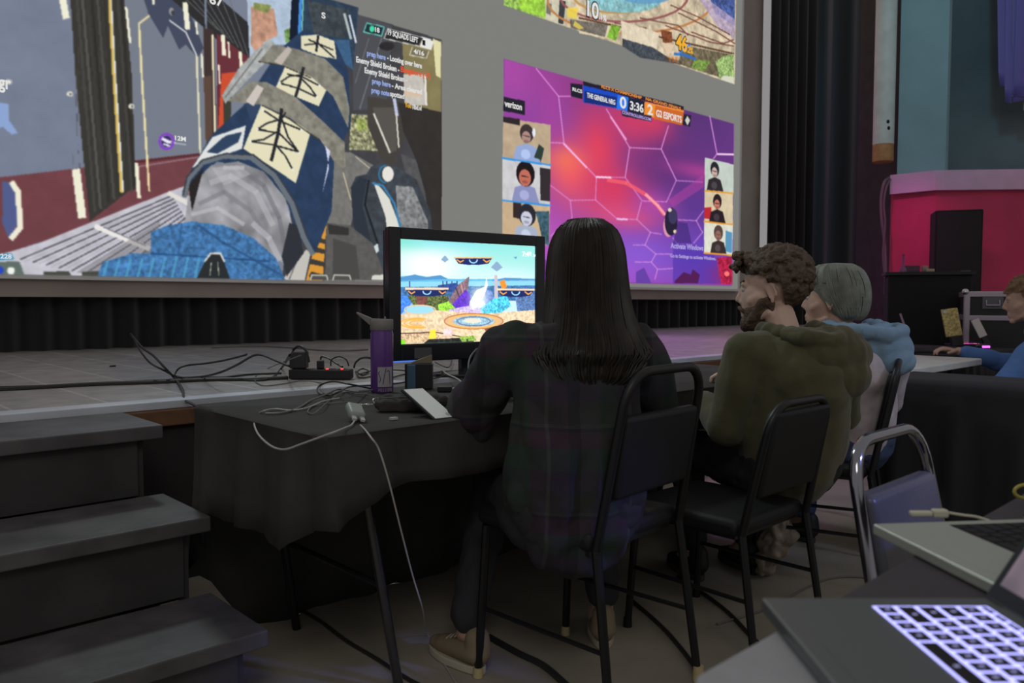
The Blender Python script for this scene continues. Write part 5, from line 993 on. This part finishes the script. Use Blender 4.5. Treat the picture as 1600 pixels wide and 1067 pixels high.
# ------------------------------------------------------------------ things on the stage floor
S0 = SH + .0015
b = atZ(502, 592, S0); ps_ = thing('power_strip', 'black power strip with two red lights on the stage edge', 'power strip', (b.x, b.y, S0), -YAW - .06)
MB().box((0, 0, .024), (.29, .075, .045)).build('strip_body', M_matt, ps_, bev=.005, smooth=False)
for k in range(5): MB().box((-.1 + k * .05, -.002, .0475), (.03, .04, .002)).build('socket', M_gloss, ps_, smooth=False)
for x_ in (.035, .105): MB().box((x_, -.02, .049), (.012, .008, .006)).build('red_light', emi('led_red', (1, .06, .04), 1.5), ps_, smooth=False)
b = atZ(469, 592, S0 + .001); o = thing('wall_adapter', 'chunky black power brick plugged into the left end of the power strip', 'adapter', (b.x + .012, b.y + .03, S0 + .047), -YAW)
MB().box((0, 0, .042), (.078, .06, .08)).build('brick', mat('brick_black', (.03, .03, .032), .45), o, bev=.006, smooth=False)
b = atZ(501, 592, S0); o = thing('wall_adapter', 'small square plug in the middle of the power strip', 'adapter', (b.x, b.y, S0 + .048), -YAW); MB().box((0, 0, .02), (.03, .035, .038)).build('plug_body', M_matt, o, bev=.004, smooth=False)
cable('black cord arching from the power brick over the stage', [(483, 566, 3.1), (478, 548, 3.1), (468, 541, 3.12), (458, 547, 3.15), (450, 560, 3.2), (440, 575, SH + .006), (425, 590, SH + .006), (395, 594, SH + .006), (350, 590, SH + .006), (310, 590, SH + .006)], .0055, M_bcab)
cable('thin black cord looping out of the small plug', [(501, 562, 3.1), (503, 557, 3.1), (514, 560, 3.08), (526, 568, 3.05), (535, 573, 3.02)], .004, M_bcab)
cable('black cord arching above the right end of the power strip', [(517, 572, 3.05), (518, 562, 3.05), (530, 557, 3.05), (541, 562, 3.02), (545, 572, 3.02)], .003, M_bcab)
cable('black cord arching from the strip towards the bottle', [(553, 575, 3.0), (556, 566, 3.0), (566, 559, 3.0), (580, 560, 3.0), (592, 570, 2.95)], .004, M_bcab)
cable('coiled black cord heaped between strip and bottle', [(556, 582, SH + .008), (566, 576, SH + .02), (576, 580, SH + .01), (566, 586, SH + .005), (556, 580, SH + .02), (562, 590, SH + .008), (580, 588, SH + .005)], .004, M_bcab)
cable('thick black cable lying straight along the whole stage edge', [(-420, 640, SH + .008), (-200, 624, SH + .008), (-60, 612, SH + .008), (0, 608, SH + .008), (60, 605, SH + .008), (150, 600, SH + .008), (240, 597, SH + .008), (330, 593, SH + .008), (400, 592, SH + .008), (450, 590, SH + .008)], .009, M_bcab)
cable('second cable lying beside the thick one along the stage edge', [(-420, 618, SH + .006), (-200, 612, SH + .006), (-60, 606, SH + .006), (40, 604, SH + .006), (140, 600, SH + .006), (230, 595, SH + .006), (300, 592, SH + .006), (345, 590, SH + .006), (390, 585, SH + .006), (440, 583, SH + .006)], .005, M_bcab)
cable('black cable whose pale tip stands up above the left stage floor', [(322, 642, 2.75), (302, 632, 2.9), (288, 624, 3.02), (285, 608, SH + .012), (272, 590, SH + .012), (258, 575, 3.5), (240, 556, 3.6), (222, 543, 3.7), (208, 527, 3.75), (204, 521, 3.75)], .0055, M_bcab)
cable('second black cable rising beside the upright pale tip', [(300, 592, SH + .01), (275, 588, SH + .01), (255, 578, 3.5), (236, 568, 3.6), (224, 555, 3.65), (216, 543, 3.7), (209, 528, 3.75)], .0045, M_bcab)
cable('black cable looping up in a hump left of the power strip', [(272, 588, SH + .01), (278, 577, SH + .03), (292, 571, 3.4), (320, 568, 3.4), (350, 563, 3.4), (382, 555, 3.4), (385, 553, 3.4)], .0045, M_bcab)
cable('black cable crossing under the hump towards the power brick', [(275, 590, SH + .008), (310, 589, SH + .008), (340, 583, 3.3), (370, 570, 3.3), (395, 556, 3.3), (410, 555, 3.28), (430, 563, 3.25), (452, 572, 3.2)], .005, M_bcab)
p_ = atZ(176, 573, SH); o = MB().box((0, 0, .004), (.03, .012, .008)).build('tape_scrap', M_matt); o.location = p_; put(o, None, 'scrap of dark tape on the bare stage floor', 'tape')
cable('thin cable along the back of the stage floor', [(330, 543, SH + .006), (400, 541, SH + .006), (450, 543, SH + .006), (520, 548, SH + .006), (575, 546, SH + .006)], .006, M_gcab)
# floor cables and bag
for lb, pts, r_, m_ in [('black cable lying on the floor under the left table end', [(470, 953, .006), (500, 970, .006), (540, 1000, .006), (590, 1030, .006), (640, 1062, .006), (680, 1080, .006)], .006, M_bcab), ('thick black cable on the floor behind the pale foot tips', [(765, 995, .008), (810, 1020, .008), (850, 1040, .008), (890, 1075, .008)], .010, M_bcab), ('black cable on the floor below the man in the hoodie', [(990, 940, .006), (1040, 985, .006), (1085, 1040, .006), (1110, 1080, .006)], .007, M_bcab), ('black cable looping on the floor near the light grey table', [(1060, 900, .006), (1130, 950, .006), (1180, 1000, .006), (1230, 1040, .006)], .007, M_bcab), ('pale cable loop lying on the floor under the chrome chair', [(1120, 975, .005), (1200, 950, .005), (1260, 918, .005), (1300, 903, .005), (1350, 902, .005), (1400, 915, .005)], .004, M_gcab)]: cable(lb, pts, r_, m_)
p_ = atZ(1190, 905, 0.002); bg_ = thing('plastic_bag', 'crumpled pale translucent bag standing on the floor behind the chairs', 'bag', (p_.x, p_.y, 0)); mb = MB(); mb.cap((.02, 0, .05), .045, (.09, -.02, .16), .075, .7); mb.cap((.09, -.02, .15), .07, (.12, -.02, .23), .035, .6)
remesh(mb, 'crumpled_film', mat('bag_film', (.33, .27, .20), .3, bump=.3, bscale=30, var=.4, scale=18, alpha=.75), bg_, .008, 2, wrinkle(.03, 22, 9)); MB().tube(spline([(.08, -.02, .22), (.07, -.03, .28), (.12, -.03, .30), (.15, -.02, .24)], 5), .006, 6).build('handle', MATS['bag_film'], bg_)

# ------------------------------------------------------------------ near table and laptops
NZ = .7225
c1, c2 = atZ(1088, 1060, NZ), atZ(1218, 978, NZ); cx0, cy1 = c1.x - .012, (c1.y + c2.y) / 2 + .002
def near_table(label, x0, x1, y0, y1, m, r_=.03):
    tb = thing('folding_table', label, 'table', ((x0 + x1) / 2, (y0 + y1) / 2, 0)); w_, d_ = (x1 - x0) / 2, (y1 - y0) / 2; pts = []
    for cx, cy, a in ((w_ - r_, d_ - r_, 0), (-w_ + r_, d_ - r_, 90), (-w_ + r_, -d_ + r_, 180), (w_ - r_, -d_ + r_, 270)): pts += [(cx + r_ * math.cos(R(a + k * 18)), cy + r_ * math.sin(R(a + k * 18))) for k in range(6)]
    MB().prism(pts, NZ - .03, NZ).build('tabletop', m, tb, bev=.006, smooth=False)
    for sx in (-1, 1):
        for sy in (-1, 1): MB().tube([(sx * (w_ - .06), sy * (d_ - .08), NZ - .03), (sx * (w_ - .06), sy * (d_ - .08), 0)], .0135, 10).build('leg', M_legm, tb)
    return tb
near_table('light part of the grey near table with a rounded corner under the front of the backlit laptop', cx0, cx0 + .235, cy1 - .62, cy1, mat('table_cool', (.28, .28, .295), .55, var=.05, scale=30), .025)
near_table('shaded part of the grey near table, shade in its colour, holding both laptops', cx0 + .24, 2.3, cy1 - .75, cy1 - .002, mat('table_shaded', (.045, .038, .045), .6, var=.1, scale=20), .012)  # dark copy of the grey table, laptop shadow put into its colour
def loc2(lat, dep, z=0): q_ = rt0 * lat + Vector((math.sin(YAW), math.cos(YAW), 0)) * dep; return Vector((q_.x, q_.y, z))
M_alu = mat('space_grey', (.14, .15, .15), .38, .35, bump=.01); M_alu2 = mat('silver_aluminium', (.42, .44, .39), .42, .3); M_key = mat('key_black', (.006, .006, .007), .5)
KEYGLOW = emi('key_backlight', (.42, .42, 1.0), 2.0)
def laptop(name_label, lat, dep, yaw_off, W_, D_, th, body, glow, lid_open, lid_mat, wall=None, z=NZ - .0015):
    """local x = depth of the body from front edge (0) to hinge (D_), local y = width running away from the near side"""
    o_ = loc2(lat, dep, z + .003); t = thing('laptop', name_label, 'laptop', o_, -YAW + yaw_off)
    # local frame: x to the camera's right (front edge at x=0, hinge at x=D_), y away from the camera, far edge y=0, near edge y=-W_
    MB().box((D_ / 2, -W_ / 2, th / 2), (D_, W_, th)).build('base', body, t, bev=.003, smooth=False)
    kd0, kd1 = .44 * D_, .93 * D_; inset = .026 if W_ > .33 else .02; kw = W_ - 2 * inset
    well = MB().box(((kd0 + kd1) / 2, -W_ / 2, th + .0003), (kd1 - kd0, kw, .0006)).build('keyboard_well', KEYGLOW if glow else M_key, t, smooth=False)
    lg_ = MB(); rows = 6; pr = (kd1 - kd0) / 5.55; kk = 0
    for r_i in range(rows):
        xx = kd0 + pr * (r_i + .5) if r_i < 5 else kd0 + pr * 5.28; hh = pr * (.5 if r_i == 5 else 1)
        n = [10, 12, 13, 14, 14, 14][r_i]; widths = {0: [1, 1, 1, 1.25, 5, 1.25, 1, 1, 1, 1], 1: [2.25] + [1] * 10 + [2.25], 2: [1.75] + [1] * 11 + [1.75], 3: [1.5] + [1] * 12 + [1], 4: [1] * 13 + [1.5], 5: [1] * 14}[r_i]
        tot = sum(widths); y_ = -inset - .0015; u_ = (kw - .003) / tot
        for wk in widths:
            g_ = .0058 if glow else .003
            MB().box((xx, y_ - wk * u_ / 2, th + .0010), (hh - g_, wk * u_ - g_, .0010)).build('key', M_key, t, smooth=False); kk += 1
            if glow: lg_.box((xx, y_ - wk * u_ / 2, th + .0017), (hh * .22, .0035, .0003))
            y_ -= wk * u_
    if glow: lg_.build('key_legends', emi('legend_glow', (.5, .5, .95), .55), t, smooth=False)
    MB().box((.20 * D_ + .008, -W_ / 2, th + .0002), (.30 * D_, W_ * .36, .0005)).build('trackpad', body, t, smooth=False)
    # lid, hinged at x=D_
    ca, sa = math.cos(R(180 - lid_open)), math.sin(R(180 - lid_open)); hx, hz_ = D_ - .004, th + .002
    def L3(u, v, w_): return (hx + u * ca + w_ * sa, v, hz_ + u * sa - w_ * ca)
    def slab(u0, u1, v0, v1, w0, w1): return MB().hexa([L3(u0, v0, w0), L3(u1, v0, w0), L3(u1, v1, w0), L3(u0, v1, w0)], [L3(u0, v0, w1), L3(u1, v0, w1), L3(u1, v1, w1), L3(u0, v1, w1)])
    lid = slab(.0, D_ - .006, 0, -W_, 0, .006).build('lid', body, t, bev=.002, smooth=False)
    slab(.002, D_ - .008, -.002, -W_ + .002, -.0006, .0).build('screen_bezel', M_gloss, lid, smooth=False)
    if lid_mat: slab(.018, D_ - .018, -.012, -W_ + .012, -.0012, -.0006).build('screen_picture', lid_mat, lid, smooth=False)
    MB().tube([(hx + .004, -.03, th * .7), (hx + .004, -W_ + .03, th * .7)], .006, 10).build('hinge', body, t)
    return t, L3
wl = mat('wallpaper', (0, 0, 0), .4); nt = wl.node_tree; b_ = nt.nodes['Principled BSDF']; tc = nt.nodes.new('ShaderNodeTexCoord'); vo = nt.nodes.new('ShaderNodeTexNoise'); vo.inputs['Scale'].default_value = 9
rp = nt.nodes.new('ShaderNodeValToRGB'); rp.color_ramp.elements[0].color = (.03, .03, .05, 1); rp.color_ramp.elements[1].color = (.30, .22, .26, 1); rp.color_ramp.elements[0].position = .35; rp.color_ramp.elements[1].position = .7
nt.links.new(tc.outputs['Object'], vo.inputs['Vector']); nt.links.new(vo.outputs['Fac'], rp.inputs[0]); nt.links.new(rp.outputs[0], b_.inputs['Emission Color']); b_.inputs['Emission Strength'].default_value = .9
lp1, L3 = laptop('dark grey laptop with a glowing violet white keyboard in the near corner', .2665, .838, R(0), .349, .243, .0155, M_alu, True, 122, wl)
lid1 = [c_ for c_ in lp1.children if c_.name.startswith('lid')][0]
for k, (u, v_, cc, rr) in enumerate([(.105, -.028, (1, .95, .9), .0035), (.100, -.037, (.5, .6, .8), .003), (.095, -.048, (1, .55, .15), .004), (.11, -.06, (.9, .9, 1), .004), (.13, -.045, (.5, .45, .5), .005)]):
    MB().ell(L3(u, v_, -.0016), (rr, rr, rr * .4), None, n=10, m=6).build('wallpaper_light', emi('wall_light_%d' % k, cc, .9), lid1)
lp2, _ = laptop('silver laptop with dark keys lying open behind the backlit one', .5138, 1.122, R(6.5), .33, .235, .0155, M_alu2, False, 115, emi('soft_white_screen', (.5, .55, .5), .5))
# its plug, cable and the cable yellow loop
p_ = loc2(.60, 1.148, NZ + .012); pl_ = thing('charger_plug', 'white charging plug and cord at the far side of the silver laptop', 'plug', (p_.x, p_.y, NZ + .012), -YAW)
mb = MB().box((.035, .022, .007), (.022, .014, .012)); mb.build('plug_head', mat('plug_ivory', (.5, .48, .38), .5), pl_, bev=.003, smooth=False); MB().box((.008, .024, .006), (.032, .012, .008)).build('plug_tail', MATS['plug_ivory'], pl_, bev=.003, smooth=False)
MB().tube(spline([(.046, .022, .008), (.065, .016, .006), (.085, .012, .004), (.10, .0, .0)], 5), .002, 6).build('cord', MATS['plug_ivory'], pl_)
ctr = atD(1603, 768, 1.30); o = MB().tube([ctr + rgt * (.019 * math.cos(R(a))) + upv * (.011 * math.sin(R(a))) for a in range(0, 360, 20)], .0028, 8, True).build('yellow_cable_loop', mat('yellow_cord', (.42, .36, .06), .5)); 
MB().tube(spline([ctr + rgt * .019, ctr + rgt * .05 - upv * .03, ctr + rgt * .09 - upv * .05], 5), .0028, 8).build('cord_tail', MATS['yellow_cord'], o); put(o, None, 'loop of yellow cord at the far right edge above the silver laptop', 'cord')

# ------------------------------------------------------------------ right background
p_ = plan(1490, 7.0); spk = thing('loudspeaker', 'tall black loudspeaker cabinet in front of the crimson wall', 'loudspeaker', (p_[0], p_[1], 0), -R(43.2 + 20)); M_carp = mat('speaker_carpet', (.014, .014, .016), .9, bump=.2, bscale=80)
MB().box((0, 0, 1.44), (.365, .30, .80)).build('cabinet', M_carp, spk, bev=.01, smooth=False); MB().box((.0, -.153, 1.44), (.335, .01, .76)).build('grille', mat('grille_black', (.014, .014, .016), .7), spk, bev=.003, smooth=False)
MB().box((.060, -.160, 1.285), (.075, .004, .075)).build('name_badge', mat('badge_grey', (.09, .09, .09), .5), spk, smooth=False); MB().box((0, 0, .51), (.33, .28, 1.02)).build('lower_cabinet', M_carp, spk, bev=.01, smooth=False)
p_ = plan(1447, 6.5); rk = thing('equipment_rack', 'low black draped equipment stand left of the loudspeaker', 'stand', (p_[0], p_[1], 0), -R(63)); MB().box((0, 0, .635), (.60, .34, 1.27)).build('draped_box', mat('rack_black', (.014, .013, .014), .85, bump=.3, bscale=10), rk, bev=.02, smooth=False); MB().box((0, 0, 1.28), (.64, .38, .025)).build('shelf_top', M_matt, rk, smooth=False)
def rk_item(px, py, d, dims, name, label, m, cat, rz=0):
    q_ = atD(px, py, d); q_.z = 1.294; o = MB().box((0, 0, dims[2] / 2), dims).build(name, m, bev=.003, smooth=False); o.location = q_; o.rotation_euler = (0, 0, -R(60) + rz); return put(o, None, label, cat)
rk_item(1452, 420, 6.40, (.06, .10, .022), 'notepad', 'small pale notepad on the black equipment stand', mat('pad_cream', (.45, .36, .25), .6), 'notepad')
rk_item(1445, 420, 6.46, (.04, .05, .05), 'duct_tape', 'small pale roll of tape on the black equipment stand', mat('tape_pale', (.35, .28, .25), .6), 'tape')
rk_item(1423, 420, 6.45, (.12, .08, .05), 'mixer_box', 'small dark gadget box on the black equipment stand', mat('gadget_plum', (.10, .04, .08), .5), 'box')
p_ = atD(1411, 417, 6.42); o = MB().lathe([(.03, 0), (.028, .02), (.008, .05), (.006, .12), (.012, .14)], (0, 0, 0), 14).build('microphone_stand', mat('plum_plastic', (.25, .08, .2), .4)); o.location = (p_.x, p_.y, 1.294); put(o, None, 'little upright gadget on the left of the equipment stand', 'gadget')
cable('grey cable hanging from the pale wall cap beside the teal pilaster', [(1391, 277, 7.56), (1382, 285, 7.45), (1377, 310, 7.45), (1378, 345, 7.45), (1382, 375, 7.45), (1384, 420, 7.4), (1383, 460, 7.4)], .014, mat('cable_mid', (.12, .10, .11), .5))
cable('second grey cable hanging in a tighter curve from the wall cap', [(1393, 277, 7.56), (1385, 292, 7.43), (1381, 320, 7.43), (1383, 350, 7.43), (1380, 400, 7.43), (1384, 440, 7.4)], .010, MATS['cable_mid'])
# flight case
M_ed = mat('case_edge', (.46, .40, .46), .35, .7); p_ = plan(1567, 5.85); fc = thing('flight_case', 'black flight case with silver metal edges by the far right person', 'flight case', (p_[0], p_[1], 0), -R(43.2 + 26)); w_, d_, h_ = .52, .6, 1.125
MB().box((0, 0, h_ / 2), (w_, d_, h_)).build('case_panels', mat('case_black', (.022, .022, .026), .5), fc, smooth=False)
ed = MB()
for z_ in (h_ - .018, .94, .05): ed.box((0, -d_ / 2 - .003, z_), (w_ + .012, .012, .036)); ed.box((-w_ / 2 - .003, 0, z_), (.012, d_ + .012, .036))
for x_ in (-1, 1): ed.box((x_ * (w_ / 2 - .014), -d_ / 2 - .003, h_ / 2), (.034, .014, h_ + .004)); ed.box((x_ * (w_ / 2 + .002), -d_ / 2 + .014, h_ / 2), (.012, .034, h_ + .004))
ed.box((0, 0, h_), (w_ + .01, d_ + .01, .006)); ed.build('metal_edging', M_ed, fc, bev=.003, smooth=False)
for x_ in (-1, 1): MB().ell((x_ * w_ / 2, -d_ / 2, h_), .024, None, n=12, m=8).build('ball_corner', mat('corner_steel', (.6, .6, .62), .25, 1), fc)
hp = MB(); hp.box((-.09, -d_ / 2 - .006, 1.045), (.13, .01, .085)); hp.build('handle_plate', mat('plate_grey', (.13, .13, .15), .4, .5), fc, bev=.004, smooth=False); MB().tube([(-.13, -d_ / 2 - .014, 1.065), (-.13, -d_ / 2 - .03, 1.03), (-.05, -d_ / 2 - .03, 1.03), (-.05, -d_ / 2 - .014, 1.065)], .006, 6).build('handle', M_ed, fc)
# far table things: laptop seen edge on, card, phone, mouse, keyboard with pink glow
q_ = atD(1420, 547, 4.95); q_.z = TZ
def flat_obj(name, label, cat, px, py, dims, m, rz=0, z=TZ, kids=()):
    c_ = atZ(px, py, z); t = thing(name, label, cat, (c_.x, c_.y, z + .0015), -YAW + rz); MB().box((0, 0, dims[2] / 2), dims).build('body', m, t, bev=.002, smooth=False)
    return t
lt = thing('laptop', 'black laptop with its lilac edged lid seen edge on at the far table', 'laptop', atZ(1421, 549, TZ + .002), -R(69.5))
MB().box((0, 0, .009), (.40, .26, .016)).build('base', M_matt, lt, bev=.003, smooth=False); MB().box((-.10, -.131, .012), (.17, .003, .008)).build('lit_edge', emi('edge_violet', (.10, .07, .42), .55), lt, smooth=False)
MB().hexa([(.012, -.13, .018), (.024, -.13, .018), (.024, .13, .018), (.012, .13, .018)], [(-.062, -.13, .235), (-.052, -.13, .237), (-.052, .13, .237), (-.062, .13, .235)]).build('lid', mat('lid_lilac', (.30, .20, .30), .4), lt, smooth=False)
MB().box((-.012, -.132, .095), (.008, .003, .008)).build('red_light', MATS['led_red'], lt, smooth=False)
mk = flat_obj('laptop', 'flat dark laptop with a thin pale front edge right of the edge on lid', 'laptop', 1470, 549, (.38, .26, .018), M_matt, .05); MB().box((0.02, -.131, .013), (.34, .003, .006)).build('pale_edge', mat('edge_pale', (.4, .38, .38), .4), mk, smooth=False)
t = thing('paper_cup', 'small pale pink cup beside the edge on laptop lid', 'cup', atZ(1397, 531, TZ + .002)); MB().lathe([(.032, 0), (.040, .1), (.037, .1), (.030, .006)], (0, 0, 0), 20).build('cup', mat('cup_pink', (.35, .25, .28), .5), t)
c_ = atZ(1494, 541, TZ + .002); t = thing('phone_case', 'tilted glittery gold phone case standing on the far table', 'phone case', c_, -YAW + R(-14))
gm = mat('gold_glitter', (.50, .40, .16), .35, .5, var=.5, scale=60, bump=.4, bscale=120)
t.rotation_euler = (R(-10), R(-7), -YAW); MB().box((0, 0, .17), (.118, .012, .20)).build('glitter_back', gm, t, bev=.006, smooth=False); MB().box((.01, .0, .035), (.08, .03, .07)).build('dark_stand', M_matt, t, bev=.003, smooth=False); MB().lathe([(.013, 0), (.013, .003)], (0, 0, 0), 14, Matrix.Translation((-.040, -.008, .25)) @ Matrix.Rotation(R(90), 4, 'X')).build('camera_lens', mat('lens_white', (.6, .6, .6), .3), t)
c_ = atZ(1545, 543, TZ + .002); t = thing('smartphone', 'white phone leaning in front of the flight case', 'phone', c_); t.rotation_euler = (R(-12), R(-22), -YAW); MB().box((0, 0, .145), (.056, .01, .13)).build('phone_body', mat('phone_body_white', (.62, .57, .55), .4), t, bev=.004, smooth=False); MB().box((0, .0, .04), (.04, .02, .08)).build('dark_stand', M_matt, t, bev=.003, smooth=False)
kb = flat_obj('gaming_keyboard', 'dark keyboard with a pink glowing edge on the far table', 'keyboard', 1513, 540, (.28, .12, .014), M_matt); 
for k in range(9): MB().box((-.115 + k * .027, -.05, .0165), (.018, .016, .004)).build('lit_key', emi('pink_key_%d' % (k % 3), [(1, .08, .6), (.9, .15, .7), (1, .3, .5)][k % 3], [.9, .5, .7][k % 3]), kb, smooth=False)
c_ = atZ(1536, 545, TZ + .002); t = thing('computer_mouse', 'black mouse with a bright violet light on the far table', 'mouse', c_, -YAW); MB().ell((0, 0, .016), (.05, .035, .019), None).build('shell', M_gloss, t); MB().box((0, -.034, .016), (.05, .006, .014)).build('light', emi('mouse_violet', (.85, .12, 1), 2.2), t, bev=.002, smooth=False)
# the hand of the person in blue rests on the keyboard: handled by the person's own arm
